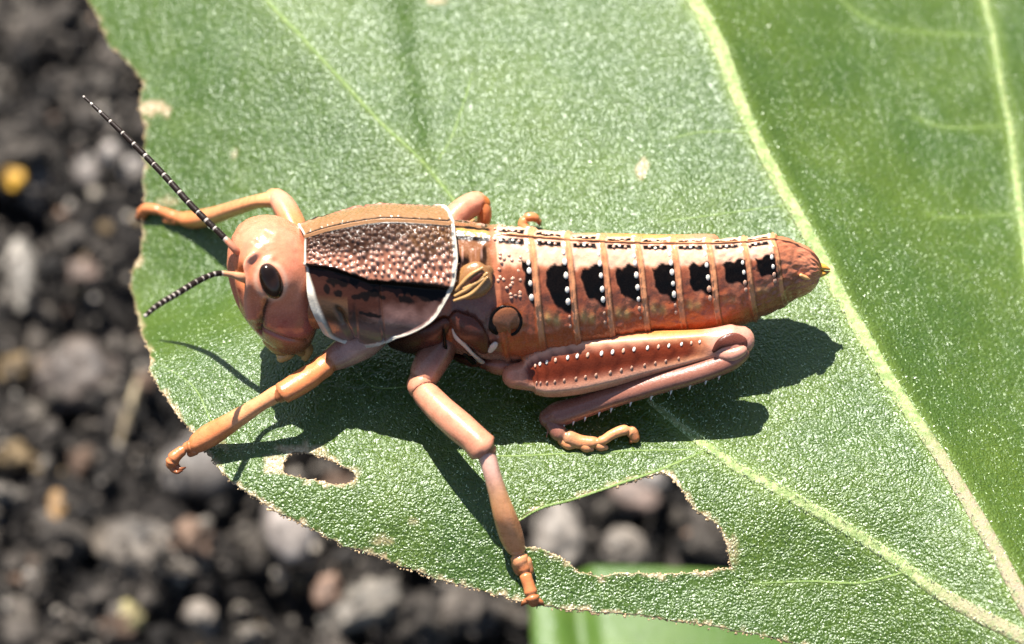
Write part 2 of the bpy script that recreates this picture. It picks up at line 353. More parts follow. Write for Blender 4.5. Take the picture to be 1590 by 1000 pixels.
def leaf_h(p):
    p = np.atleast_2d(p); d, s = sdist(p, MIDW)                    # s>0 on the right-hand half
    out = np.where(s > 0, -0.50 * d + 0.014 * d * d, 0) + 0.05 * np.exp(-(d / 0.30) ** 2)
    dt, st = sdist(p, THINV)
    left = np.where(st < 0, dt, 0) * sstep(-0.5, 2.5, p[:, 1])
    out = out - 0.34 * left ** 1.1
    out = out - 0.20 * np.exp(-(sdist(p, CREASE)[0] / 0.42) ** 2)
    out = out - 0.085 * np.maximum(0, -p[:, 0] - 2.9) ** 1.6
    out = out - (0.30 * np.maximum(0, -p[:, 1] - 1.9) * sstep(0, 2.2, -p[:, 1] - 1.9)) * (s <= 0) * sstep(0, 2.5, d)
    q = np.c_[p, np.zeros(len(p))]
    out = out + 0.06 * fbm(q * 0.5, 2, 31) + 0.016 * fbm(q * 2.3, 2, 35)
    return out
def L2(px, py, off=0.0):
    """point of the leaf surface seen at a photo measurement"""
    z = 0.0
    for _ in range(7):
        p = P(px, py, z); z = 0.5 * z + 0.5 * leaf_h(p[:2])[0]
    p = P(px, py, z); return np.array([p[0], p[1], leaf_h(p[:2])[0] + off])
def resample(poly, step, jit, closed=True):
    poly = np.array(poly, float); c = np.vstack([poly, poly[:1]]) if closed else poly; out = []
    for a, b in zip(c[:-1], c[1:]):
        n = max(1, int(np.hypot(*(b - a)) / step))
        for k in range(n): out.append(a + (b - a) * k / n)
    out = np.array(out); q = np.c_[out / 14.0, np.zeros(len(out))]
    out = out + jit * np.stack([fbm(q, 3, 61), fbm(q, 3, 71)], -1)
    return out + rng.normal(0, 0.7, out.shape)
OUT = [(135, 0), (150, 25), (160, 50), (172, 75), (195, 92), (212, 112), (222, 130), (218, 150), (216, 170), (224, 195), (224, 240), (222, 300), (221, 360), (219, 395), (205, 420), (203, 445), (212, 480), (220, 515), (234, 555), (231, 572), (245, 600), (262, 625), (275, 645), (300, 672), (322, 705), (345, 735), (370, 757), (400, 775), (430, 795), (480, 820), (530, 845), (580, 862), (630, 882), (680, 900), (730, 912), (800, 932), (830, 940), (900, 948), (960, 952), (1030, 960), (1100, 970), (1160, 982), (1230, 998), (1290, 1015), (1400, 1060), (1560, 1100), (1750, 1110), (1830, 950), (1850, 400), (1800, -20), (1500, -120), (1000, -130), (600, -120), (300, -80), (120, -40)]
HOLE1 = [(440, 719), (446, 706), (462, 701), (477, 702), (502, 710), (527, 721), (548, 733), (553, 743), (545, 751), (524, 754), (497, 746), (467, 741), (441, 735), (438, 728)]
HOLE2 = [(802, 812), (811, 802), (840, 789), (888, 776), (926, 763), (965, 750), (1000, 739), (1026, 734), (1038, 739), (1051, 750), (1067, 776), (1083, 795), (1106, 808), (1118, 818), (1128, 846), (1134, 872), (1134, 882), (1106, 886), (1080, 888), (1048, 890), (1003, 891), (965, 887), (942, 893), (933, 896), (898, 885), (882, 872), (856, 859), (834, 850), (816, 848), (806, 838)]
bo = resample(OUT, 4, 2.0); b1 = resample(HOLE1, 3, 1.5); b2 = resample(HOLE2, 3, 2.0)
def inside(pts, poly):
    x, y = pts[:, 0], pts[:, 1]; r = np.zeros(len(pts), bool); a = poly; b = np.roll(poly, -1, 0)
    for (x1, y1), (x2, y2) in zip(a, b):
        if y1 == y2: continue
        m = (y1 > y) != (y2 > y); r ^= m & (x < (x2 - x1) * (y - y1) / (y2 - y1) + x1)
    return r
def near(pts, line):
    best = np.full(len(pts), 1e9)
    for i in range(0, len(pts), 4000):
        q = pts[i:i + 4000]; best[i:i + 4000] = np.sqrt(((q[:, None, :] - line[None]) ** 2).sum(-1)).min(1)
    return best
X, Y = np.meshgrid(np.arange(95, 1870, 8.0), np.arange(-135, 1120, 8.0)); X[1::2] += 4
gp = np.stack([X, Y], -1).reshape(-1, 2) + rng.normal(0, 1.0, (X.size, 2))
allb = np.vstack([bo, b1, b2])
m = inside(gp, bo) & ~inside(gp, b1) & ~inside(gp, b2); gp = gp[m]; gp = gp[near(gp, allb) > 4.5]
extra = []
for b in (bo, b1, b2):
    t = np.roll(b, -1, 0) - np.roll(b, 1, 0); nrm = unit(np.stack([t[:, 1], -t[:, 0]], -1))
    for off in (2.2,):
        for sg in (-1, 1): extra.append(b + nrm * off * sg)
extra = np.vstack(extra); me_ = inside(extra, bo) & ~inside(extra, b1) & ~inside(extra, b2); extra = extra[me_]
pts = np.vstack([allb, gp, extra])
nb = [len(bo), len(b1), len(b2)]; edges = []; s0 = 0
for n in nb:
    edges += [(s0 + i, s0 + (i + 1) % n) for i in range(n)]; s0 += n
vo, eo, fo, *_ = geometry.delaunay_2d_cdt([Vector(p) for p in pts], edges, [], 0, 1e-4)
lp = np.array([v[:] for v in vo]); fo = [tuple(f) for f in fo]
cen = np.array([lp[list(f)].mean(0) for f in fo]); keep = inside(cen, bo) & ~inside(cen, b1) & ~inside(cen, b2)
fo = [f for f, k in zip(fo, keep) if k]
def leaf_points(pp):
    """leaf surface points for many measurements at once"""
    z = np.zeros(len(pp)); d = np.array([ray(x, y) for x, y in pp])
    for _ in range(7):
        t = (z - CAM[2]) / d[:, 2]; q = CAM + t[:, None] * d; z = 0.5 * z + 0.5 * leaf_h(q[:, :2])
    t = (z - CAM[2]) / d[:, 2]; q = CAM + t[:, None] * d; q[:, 2] = leaf_h(q[:, :2]); return q
LV = leaf_points(lp)
VEINS = {
    'midrib': (MID, [13] * 4 + [11] * 8 + [11] * 6, 0.24),
    'low': ([(1005, 620), (1060, 665), (1100, 695), (1150, 728), (1200, 755), (1270, 795), (1330, 830), (1390, 870), (1450, 915), (1520, 955), (1590, 990), (1650, 1020), (1690, 1060)], [4, 6, 7.5, 8, 8.5, 8.5, 9, 9, 10, 10.5, 11, 11, 11], 0.25),
    'right': ([(1510, -110), (1530, 0), (1545, 60), (1555, 130), (1570, 200), (1580, 290), (1590, 360), (1605, 470), (1640, 620)], [6, 6, 6, 6.5, 7, 7, 7, 6, 6], 0.28)}
THIN = [([(330, -120), (415, 0), (470, 60), (530, 125), (590, 190), (650, 245), (700, 305), (770, 400), (900, 520), (1005, 620)], 3.2),
        ([(1290, -20), (1330, 18), (1380, 42), (1450, 50), (1535, 52)], 2.2), ([(1420, 180), (1460, 195), (1510, 197), (1572, 192)], 2.2), ([(1440, 330), (1480, 336), (1580, 330)], 2),
        ([(1170, 906), (1260, 903), (1330, 906), (1390, 893), (1420, 880)], 2.6), ([(800, 812), (840, 789), (888, 776), (965, 750), (1010, 735), (1060, 715), (1100, 697)], 2.4),
        ([(690, 700), (780, 708), (880, 704), (980, 700), (1080, 698)], 1.8), ([(1040, 215), (1090, 205), (1160, 205), (1172, 206)], 2), ([(1020, 345), (1100, 335), (1220, 318)], 1.8),
        ([(735, 110), (720, 160), (700, 215), (680, 250)], 2.0), ([(540, 560), (580, 600), (640, 600)], 1.6), ([(240, 560), (300, 600), (330, 660)], 1.5)]
vd = np.full(len(lp), 1e9)
for k, (ln, w, _) in VEINS.items(): vd = np.minimum(vd, np.maximum(0, near(lp, crom(ln, 20)) - np.mean(w)))
for ln, w in THIN[:6]: vd = np.minimum(vd, near(lp, crom(ln, 25)) + 5)
vein = np.exp(-(vd / 9.0) ** 2)
ed = near(lp, allb); q3 = np.c_[lp / 10.0, np.zeros(len(lp))]
brown = 1 - sstep(0.6, 3.2, ed + 2.2 * fbm(q3, 2, 81)); inb = (lp[:, 0] > 100) & (lp[:, 0] < 1600)
for (x, y, rx, ry, sth) in ((238, 168, 26, 13, 1), (432, 722, 22, 14, 1), (470, 697, 40, 7, .8), (997, 262, 9, 12, 1), (678, 2, 14, 8, .7), (262, 312, 14, 8, .5), (365, 235, 6, 9, .5), (1560, 800, 30, 8, 0.0), (1140, 850, 7, 30, .5), (870, 855, 30, 6, .7), (1255, 795, 8, 5, .4), (590, 838, 18, 8, .5), (640, 810, 9, 6, .4), (345, 690, 12, 8, .4), (545, 735, 14, 12, .55)):
    e = np.hypot((lp[:, 0] - x) / rx, (lp[:, 1] - y) / ry) + 0.35 * fbm(q3 * 1.3, 2, 91); brown = np.maximum(brown, sth * (1 - sstep(0.7, 1.1, e)))
leaf = empty('leaf', tuple(L2(1300, 450)))
tag(leaf, 'large hairy green leaf with chewed edges, two holes and a pale midrib carrying the grasshopper', 'leaf')
blade = mk('blade', LV, fo, M_leaf, leaf, attrs={'vein': vein, 'brown': brown})
# make sure the blade faces up, then give it thickness
if sum(p.normal.z for p in blade.data.polygons[:200]) < 0: blade.data.flip_normals()
sd = blade.modifiers.new('thickness', 'SOLIDIFY'); sd.thickness = 0.045; sd.offset = -1
def surface_normals(xy):
    e = 0.03; xy = np.asarray(xy); hx = (leaf_h(xy + [e, 0]) - leaf_h(xy - [e, 0])) / (2 * e); hy = (leaf_h(xy + [0, e]) - leaf_h(xy - [0, e])) / (2 * e)
    return unit(np.stack([-hx, -hy, np.ones(len(xy))], -1))
def vein_strip(name, line, widths, flat, mat, dryf=None, lift=0.0, per=9):
    c = crom(np.c_[np.array(line, float), np.broadcast_to(np.array(widths, float), (len(line),))], per)
    wob = 1 + 0.05 * vnoise(np.c_[c[:, :2] / 30.0, c[:, :1] * 0], 5)
    pos = leaf_points(c[:, :2]); r = c[:, 2] * wob * 0.0105
    tan = unit(np.gradient(pos, axis=0)); nrm = surface_normals(pos[:, :2]); side = np.cross(tan, nrm); seg = 14; V = []; dry = []
    for i in range(len(pos)):
        for j in range(seg):
            f = math.pi * j / (seg - 1) ; V.append(pos[i] + side[i] * r[i] * math.cos(f) + nrm[i] * (r[i] * flat * math.sin(f) - 0.004 + lift)); dry.append(0 if dryf is None else dryf(c[i, 0], c[i, 1]))
    F = grid_faces(len(pos), seg, False)
    return mk(name, V, F, mat, leaf, attrs={'dry': dry})
vein_strip('midrib', *VEINS['midrib'], M_vein, lambda x, y: float(sstep(620, 760, y)))
vein_strip('side_vein', *VEINS['low'], M_vein, lambda x, y: 0.8 * float(sstep(880, 950, y)))
vein_strip('side_vein', *VEINS['right'], M_vein)
for ln, w in THIN: vein_strip('thin_vein', ln, [w * 0.4] + [w * 0.8] * (len(ln) - 2) + [w * 0.7], 0.6, M_thin, per=8)
# short hairs over the blade and along the ribs
def hairs(name, base, nrm, length, rad, lean, mat, parent):
    n = len(base); rnd = rng.normal(size=(n, 3)); d = unit(nrm * lean + rnd * 0.6)
    a = unit(np.cross(d, rng.normal(size=(n, 3)))); b = np.cross(d, a)
    tip = base + d * length[:, None]; V = np.empty((n, 4, 3))
    for k in range(3):
        f = 2 * math.pi * k / 3; V[:, k] = base + (a * math.cos(f) + b * math.sin(f)) * rad[:, None]
    V[:, 3] = tip; i = np.arange(n) * 4
    F = np.concatenate([np.stack([i, i + 1, i + 3], 1), np.stack([i + 1, i + 2, i + 3], 1), np.stack([i + 2, i, i + 3], 1)])
    return tag(mk(name, V.reshape(-1, 3), F.tolist(), mat, parent, smooth=False), kind='stuff')
hp = np.stack([rng.uniform(130, 1640, 40000), rng.uniform(-40, 1040, 40000)], -1)
hm = inside(hp, bo) & ~inside(hp, b1) & ~inside(hp, b2) & (rng.uniform(size=len(hp)) < 0.55 + 0.45 * vnoise(np.c_[hp / 60.0, hp[:, :1] * 0], 8)); hp = hp[hm]
hb = leaf_points(hp); hn = surface_normals(hb[:, :2])
hairs('leaf_hair', hb, hn, rng.uniform(0.02, 0.05, len(hb)), rng.uniform(0.006, 0.012, len(hb)), 0.45, M_hair, leaf)
vb = []; 
for k, (ln, w, fl) in VEINS.items():
    c = crom(np.c_[np.array(ln, float), w], 60); s_ = rng.choice([-1, 1], len(c)) * rng.uniform(0.5, 1.05, len(c)) * c[:, 2]; t = unit(np.gradient(c[:, :2], axis=0)); vb.append(c[:, :2] + np.stack([t[:, 1], -t[:, 0]], -1) * s_[:, None])
vb = np.vstack(vb); hb = leaf_points(vb); hairs('rib_hair', hb + [0, 0, 0.04], surface_normals(hb[:, :2]), rng.uniform(0.03, 0.08, len(hb)), rng.uniform(0.005, 0.009, len(hb)), 0.5, M_hair, leaf)
# dry crumbly tissue along the chewed margins
parts = []; mar = []; v2, f2 = ICO[2]; vt = v2 * (1 + 0.5 * fbm(v2 * 1.7, 2, 4))[:, None]
for b, dens in ((bo, 0.8), (b1, 0.9), (b2, 0.9), (bo + 1.5, 0.4)):
    for (x, y) in b:
        if not (100 < x < 1330 and -5 < y < 1010) or rng.uniform() > dens: continue
        if y < 130 and rng.uniform() < 0.6: continue
        mar.append((x + rng.normal(0, 1.2), y + rng.normal(0, 1.2)))
for c0 in leaf_points(np.array(mar)) - [0, 0, 0.02]:
        r = rng.uniform(0.006, 0.018)
        col = lin(222, 192, 152, 0.85) * rng.uniform(0.5, 1.1); parts.append(((vt * [r * rng.uniform(.7, 1.9), r * rng.uniform(.7, 1.9), r]) @ rotm().T + c0, f2, np.tile(col, (len(vt), 1))))
V, F, C = merge(parts); tag(mk('dry_margin', V, F, M_tan, leaf, cols=C), kind='stuff')

# ------------------------------------------------------------------ second leaf, far below
def second_leaf():
    n, mm = 60, 30; Z = -14.5
    A = [P(x, y, Z) for x, y in ((828, 860), (824, 960), (835, 1080), (870, 1250))]; B = [P(x, y, Z) for x, y in ((1200, 868), (1270, 960), (1300, 1080), (1220, 1250))]
    a = crom(A, n // 3); b = crom(B, n // 3); V = []
    for i in range(len(a)):
        for j in range(mm):
            t = j / (mm - 1); p = a[i] * (1 - t) + b[i] * t
            p[2] = Z - 0.42 * math.exp(-((t - 0.17) / 0.035) ** 2) - 0.8 * (t - 0.35) ** 2 - (0.0 if i > 4 else 0.05 * (4 - i) ** 2); p[1] += 0.15 * vnoise(np.array([[t * 6, i * .2, 0]]), 3)[0] if i == 0 else 0; V.append(p)
    root = empty('leaf', tuple(a[0])); tag(root, 'smooth pale green leaf partly showing beneath the chewed leaf margin', 'leaf')
    o = mk('blade', V, grid_faces(len(a), mm, False), M_leaf2, root, attrs={'vein': np.zeros(len(V)), 'brown': np.zeros(len(V))})
    if sum(p.normal.z for p in o.data.polygons) < 0: o.data.flip_normals()
    s = o.modifiers.new('thickness', 'SOLIDIFY'); s.thickness = 0.06; s.offset = -1
second_leaf()

# ------------------------------------------------------------------ grasshopper
gh = empty('grasshopper', tuple(P(780, 560, 0.1)))
tag(gh, 'salmon pink and orange grasshopper nymph with black banded back standing on the leaf', 'grasshopper')
ROLL = math.radians(12); cr_, sr_ = math.cos(ROLL), math.sin(ROLL)
SAL = lin(228, 150, 118, 0.85); ORG = lin(222, 136, 84, 0.82); BRN = lin(150, 78, 46, 0.8); BLK = np.array([0.005, 0.0035, 0.003]); WHT = np.array([0.70, 0.63, 0.55]); IVO = np.array([0.60, 0.54, 0.45]); PNK = lin(222, 170, 150, 0.85); MAR = lin(120, 66, 52, 0.8); GRY = lin(176, 150, 142, 0.8)
class Tube:
    shear = 0.0
    """body axis as a row of rolled rings: s (along, measured), centre row, height, w, hu, hd, n"""
    def __init__(self, rows): self.r = np.array(rows, float)
    def ring(self, s):
        r = self.r; c = [np.interp(s, r[:, 0], r[:, k]) for k in range(1, r.shape[1])]; return c
    def pt(self, s, th):
        s = np.asarray(s, float); th = np.radians(np.asarray(th, float)); s, th = np.broadcast_arrays(s, th)
        cy, zc, w, hu, hd, n = self.ring(s)
        u = (s - 795) / 1590 * 36 / FOCAL; v = (500 - cy) / 1590 * 36 / FOCAL
        d = FWD + u[..., None] * np.array([1., 0, 0]) + v[..., None] * UPV; t = (zc - CAM[2]) / d[..., 2]; c = CAM + t[..., None] * d
        si, co = np.sin(th), np.cos(th); e = np.where(co > 0, 2 / n, 1.0)
        y = -w * np.sign(si) * np.abs(si) ** e; z = np.where(co > 0, hu, hd) * np.sign(co) * np.abs(co) ** e
        return c + np.stack([-self.shear * y, y * cr_ + z * sr_, -y * sr_ + z * cr_], -1)
    def normal(self, s, th):
        e = 0.5; a = self.pt(s + e, th) - self.pt(s - e, th); b = self.pt(s, np.asarray(th) + e) - self.pt(s, np.asarray(th) - e)
        return unit(np.cross(b, a))
    def chart(self, px, py):
        """(s, theta) of the near side surface point measured at px, py"""
        th = np.linspace(-15, 140, 312); s = np.linspace(px - 14, px + 14, 29)
        S, T = np.meshgrid(s, th); q = proj(self.pt(S, T)); nn = self.normal(S, T); vis = (nn @ FWD) < 0.05
        d = np.hypot(q[..., 0] - px, q[..., 1] - py) + np.where(vis, 0, 50); k = np.unravel_index(d.argmin(), d.shape); return S[k], T[k]
def smooth_rows(rows, per=10): return crom(rows, per)
BODY = Tube(smooth_rows([(470, 430, 1.3, .45, .5, .5, 2), (520, 432, 1.3, .75, .8, .75, 2), (600, 436, 1.28, .95, .98, .85, 1.8), (700, 446, 1.24, 1.0, 1.20, 1.0, 1.65), (750, 455, 1.2, 1.0, 1.28, 1.03, 1.6), (800, 461, 1.17, .97, 1.31, 1.03, 1.55), (850, 463, 1.14, .91, 1.28, 1.0, 1.55), (900, 463, 1.10, .86, 1.23, .97, 1.5), (1000, 456, 1.05, .74, 1.08, .86, 1.5), (1100, 449, 1.08, .64, .98, .78, 1.5), (1150, 440, 1.13, .58, .88, .70, 1.55), (1200, 427, 1.18, .5, .76, .62, 1.6), (1238, 421, 1.2, .37, .53, .47, 1.7), (1258, 421, 1.2, .28, .38, .37, 1.9), (1268, 421, 1.2, .19, .24, .24, 2), (1273, 421, 1.2, .08, .1, .1, 2)]))
SEG = [828, 883, 936, 990, 1045, 1099, 1154, 1199]
def seg_coord(s, th): return s - 0.20 * (np.abs(th) - 40)
def seg_disp(q):
    d = np.zeros_like(q); prev = 770
    for b in SEG + [1245]:
        t = (q - prev) / (b - prev); m = (t >= 0) & (t < 1); d[m] = (0.034 * (1 - sstep(0.10, 0.17, t)) + 0.03 * t * (t < 2) * sstep(0.12, 0.3, t) + 0.025 * sstep(0.93, 0.99, t))[m]; prev = b
    return d
def make_body():
    S = np.r_[np.linspace(470, 690, 24), np.arange(692, 1273, 1.6)]; T = np.r_[np.linspace(-180, 180, 260)][:-1]
    s, t = np.meshgrid(S, T, indexing='ij'); V = BODY.pt(s, t); nr = BODY.normal(s, t); q = seg_coord(s, t); at = np.abs(t)
    p3 = np.stack([s / 18, t / 14, 0 * s], -1); nz = fbm(p3, 3, 11); nz2 = fbm(p3 * 2.3, 3, 15)
    D = seg_disp(q) * sstep(765, 790, s) * (0.35 + 0.65 * sstep(4, 22, at)) * (1 - sstep(1195, 1240, s)) + 0.010 * nz2 * sstep(700, 720, s)
    D += 0.03 * np.exp(-(at / 2.5) ** 2) * sstep(760, 800, s)                     # dorsal keel
    D += 0.02 * np.abs(np.sin(q / 4.5)) * np.exp(-((at - 95) / 35) ** 2) * 0.4
    C = np.empty(V.shape); C[:] = lin(204, 124, 88, 0.76)
    def paint(m, c):
        m = np.clip(m, 0, 1)[..., None]; C[:] = C * (1 - m) + np.asarray(c) * m
    paint(sstep(46, 66, at + 6 * nz), lin(188, 94, 52, 0.78)); paint(sstep(105, 140, at), lin(190, 140, 100, 0.7))
    paint(0.6 * sstep(1110, 1190, s) * sstep(50, 66, at), lin(140, 100, 78, 0.75))
    for k, b in enumerate(SEG):
        a0 = SEG[k - 1] if k else 768; L = b - a0; x = (q - a0) / L
        ins = sstep(0.10, 0.16, x) * (1 - sstep(0.93, 0.96, x))
        paint(ins * sstep(3.5, 5, at) * (1 - sstep(28, 33, at + 2 * nz2)), lin(240, 188, 156, 0.88))
        bar = sstep(0.16, 0.22, x + 0.03 * nz) * (1 - sstep(0.84, 0.88, x)) * sstep(5 + nz2, 6.5 + nz2, at) * (1 - sstep(12.5 + 1.5 * nz2, 14 + 1.5 * nz2, at)); paint(bar, BLK)
        lo = 27.5 + 2 * nz2 + 7 * (1 - x) * (k > 0) + 1.3 * np.sin(x * 17 + k * 1.7); hi = 57 + 7 * (x - 0.6) + 4 * nz - (3 if k > 5 else 0)
        left = (0.31 if k else 0.70) + 0.05 * nz2 + 0.22 * sstep(42, 62, at)
        paint(sstep(left, left + 0.05, x) * (1 - sstep(0.955, 0.975, x)) * sstep(lo - 1.5, lo + 0.5, at) * (1 - sstep(hi - 2, hi + 1, at)), BLK)
        paint(0.6 * ins * sstep(30, 36, at) * (1 - sstep(54, 64, at)) * (1 - sstep(left - 0.02, left + 0.05, x)), lin(120, 50, 28, 0.65))
        for (xo, ty) in ((0.30, 66), (0.52, 68)): paint((0.8 if k < 6 else 0.35) * np.exp(-((x - xo) / 0.10) ** 2 - ((at - ty) / 4.2) ** 2), lin(206, 168, 100, 0.85))
        paint(sstep(0.965, 0.985, x) * (x < 1.0) * (1 - sstep(75, 100, at)), lin(222, 150, 104, 0.85)); paint((x >= 1.0) * (1 - sstep(1.13, 1.17, x)) * (1 - sstep(70, 95, at)), lin(222, 150, 104, 0.85))
        paint(0.8 * np.exp(-((x - 1.15) / 0.02) ** 2) * (1 - sstep(90, 120, at)), BRN * 0.45)
    paint((sstep(1.2, 2, at) * (1 - sstep(3.2, 4.2, at))) * sstep(770, 785, s) * (1 - sstep(1180, 1210, s)) * (0.7 + 0.4 * nz), BLK * 3)
    paint((1 - sstep(1.0, 1.6, at)) * sstep(760, 790, s), lin(220, 150, 100, 0.8))
    # first abdominal plate and the thorax behind the pronotum
    th1 = sstep(700, 706, s) * (1 - sstep(762, 772, q)); paint(th1 * (1 - sstep(48, 60, at)), lin(150, 98, 62, 0.75)); paint(th1 * sstep(48, 58, at), lin(150, 92, 74, 0.7))
    paint(1.3 * th1 * np.exp(-((at - 9) / 3.6) ** 4), BLK); paint(0.9 * th1 * (1 - sstep(0.7, 1.1, np.hypot((s - 716) / 13, (at - 31) / 5.5) + 0.3 * nz2)), BLK); paint(0.9 * th1 * (1 - sstep(0.7, 1.1, np.hypot((s - 752) / 5, (at - 24) / 12) + 0.3 * nz2)), BLK); paint(0.8 * th1 * np.exp(-((at - 30 + 0.2 * (s - 720)) / 4.0) ** 2) * (s < 730), BLK)
    paint(th1 * (1 - sstep(6, 8, at)), lin(205, 150, 80, 0.7))
    paint(th1 * 0.7 * sstep(0.2, 0.6, vnoise(np.stack([s / 3.2, t / 20, 0 * s], -1), 7)) * sstep(15, 25, at) * (1 - sstep(42, 50, at)), PNK)
    paint(0.85 * sstep(600, 640, s) * (1 - sstep(700, 720, s)) * sstep(80, 90, at) * (0.7 + nz), MAR * 0.35)
    paint(0.6 * sstep(600, 640, s) * (1 - sstep(800, 830, s)) * sstep(104, 120, at), lin(200, 165, 140, 0.7))
    paint(0.85 * (s > 1200) * np.exp(-((s - 1211 + 0.15 * at) / 5) ** 2 - ((at - 52) / 9) ** 2), BLK)
    paint(sstep(1225, 1250, s) * 0.6, lin(212, 138, 104, 0.85))
    V = V + nr * D[..., None]; nr_, nc = s.shape; V = V.reshape(-1, 3); F = grid_faces(nr_, nc, True); F.append(tuple(range(nc))[::-1]); F.append(tuple((nr_ - 1) * nc + j for j in range(nc)))
    return mk('body', V, F, M_body, gh, cols=C.reshape(-1, 3))
body = make_body()
# white tubercles along the rear edge of every abdominal plate, both sides
bv, bf, bc = ell((0, 0, 0), np.eye(3), 10, 6, WHT); bead_me = mk('tubercle', bv, bf, M_bead, cols=bc); bead_mesh = bead_me.data; bpy.data.objects.remove(bead_me)
dim = mk('tubercle', bv, bf, M_bead, cols=np.tile(lin(205, 160, 135, 0.8), (len(bv), 1))); dim_mesh = dim.data; bpy.data.objects.remove(dim)
def bead(parent, pos, nrm, along, ra, rb, rn, mesh=None):
    nrm = unit(np.array(nrm)); a = unit(along - nrm * (along @ nrm)); b = np.cross(nrm, a)
    m = Matrix(((a[0] * ra, b[0] * rb, nrm[0] * rn, pos[0]), (a[1] * ra, b[1] * rb, nrm[1] * rn, pos[1]), (a[2] * ra, b[2] * rb, nrm[2] * rn, pos[2]), (0, 0, 0, 1)))
    o = bpy.data.objects.new('tubercle', mesh or bead_mesh); COL.objects.link(o); o.parent = parent; o.matrix_parent_inverse = parent_inv(parent); o.matrix_world = m; o.matrix_basis = m; return o
XA = np.array([1.0, 0, 0])
for k, b in enumerate(SEG):
    ths = (19, 27, 37, 46, 54.5, 63.5, 72) if k < 5 else (20, 32, 43, 53, 61)
    if k == 0: ths = (19, 28, 34, 42, 52)
    for i, th in enumerate(ths):
        th = th + rng.normal(0, 0.6)
        for sg in (1, -1):
            s = b - 6.0 + 0.20 * (abs(th) - 40); size = 1.0 if 1 <= i <= 4 else 0.72
            n = BODY.normal(s, sg * th); p = BODY.pt(s, sg * th) + n * 0.028
            size *= (1 - 0.07 * max(0, k - 4)) * rng.uniform(0.78, 1.12)
            bead(body, p, n, XA, 0.037 * size, 0.052 * size, 0.017 * size, bead_mesh if i < (5 if k < 5 else 3) else dim_mesh)
    for i in range(3 if k else 5):
        for sg in (1, -1):
            th = 9.5 + rng.normal(0, 0.6); s = b - (17 + i * 9) - 6; n = BODY.normal(s, sg * th); bead(body, BODY.pt(s, sg * th) + n * 0.02, n, XA, 0.026, 0.024, 0.016, bead_mesh if i % 2 else dim_mesh)
for i in range(26):                                                   # granules on the first plate
    s, th = rng.uniform(772, 808), rng.uniform(22, 52)
    for sg in (1, -1): n = BODY.normal(s, sg * th); bead(body, BODY.pt(s, sg * th) + n * 0.012, n, XA, 0.028, 0.026, 0.016, dim_mesh)

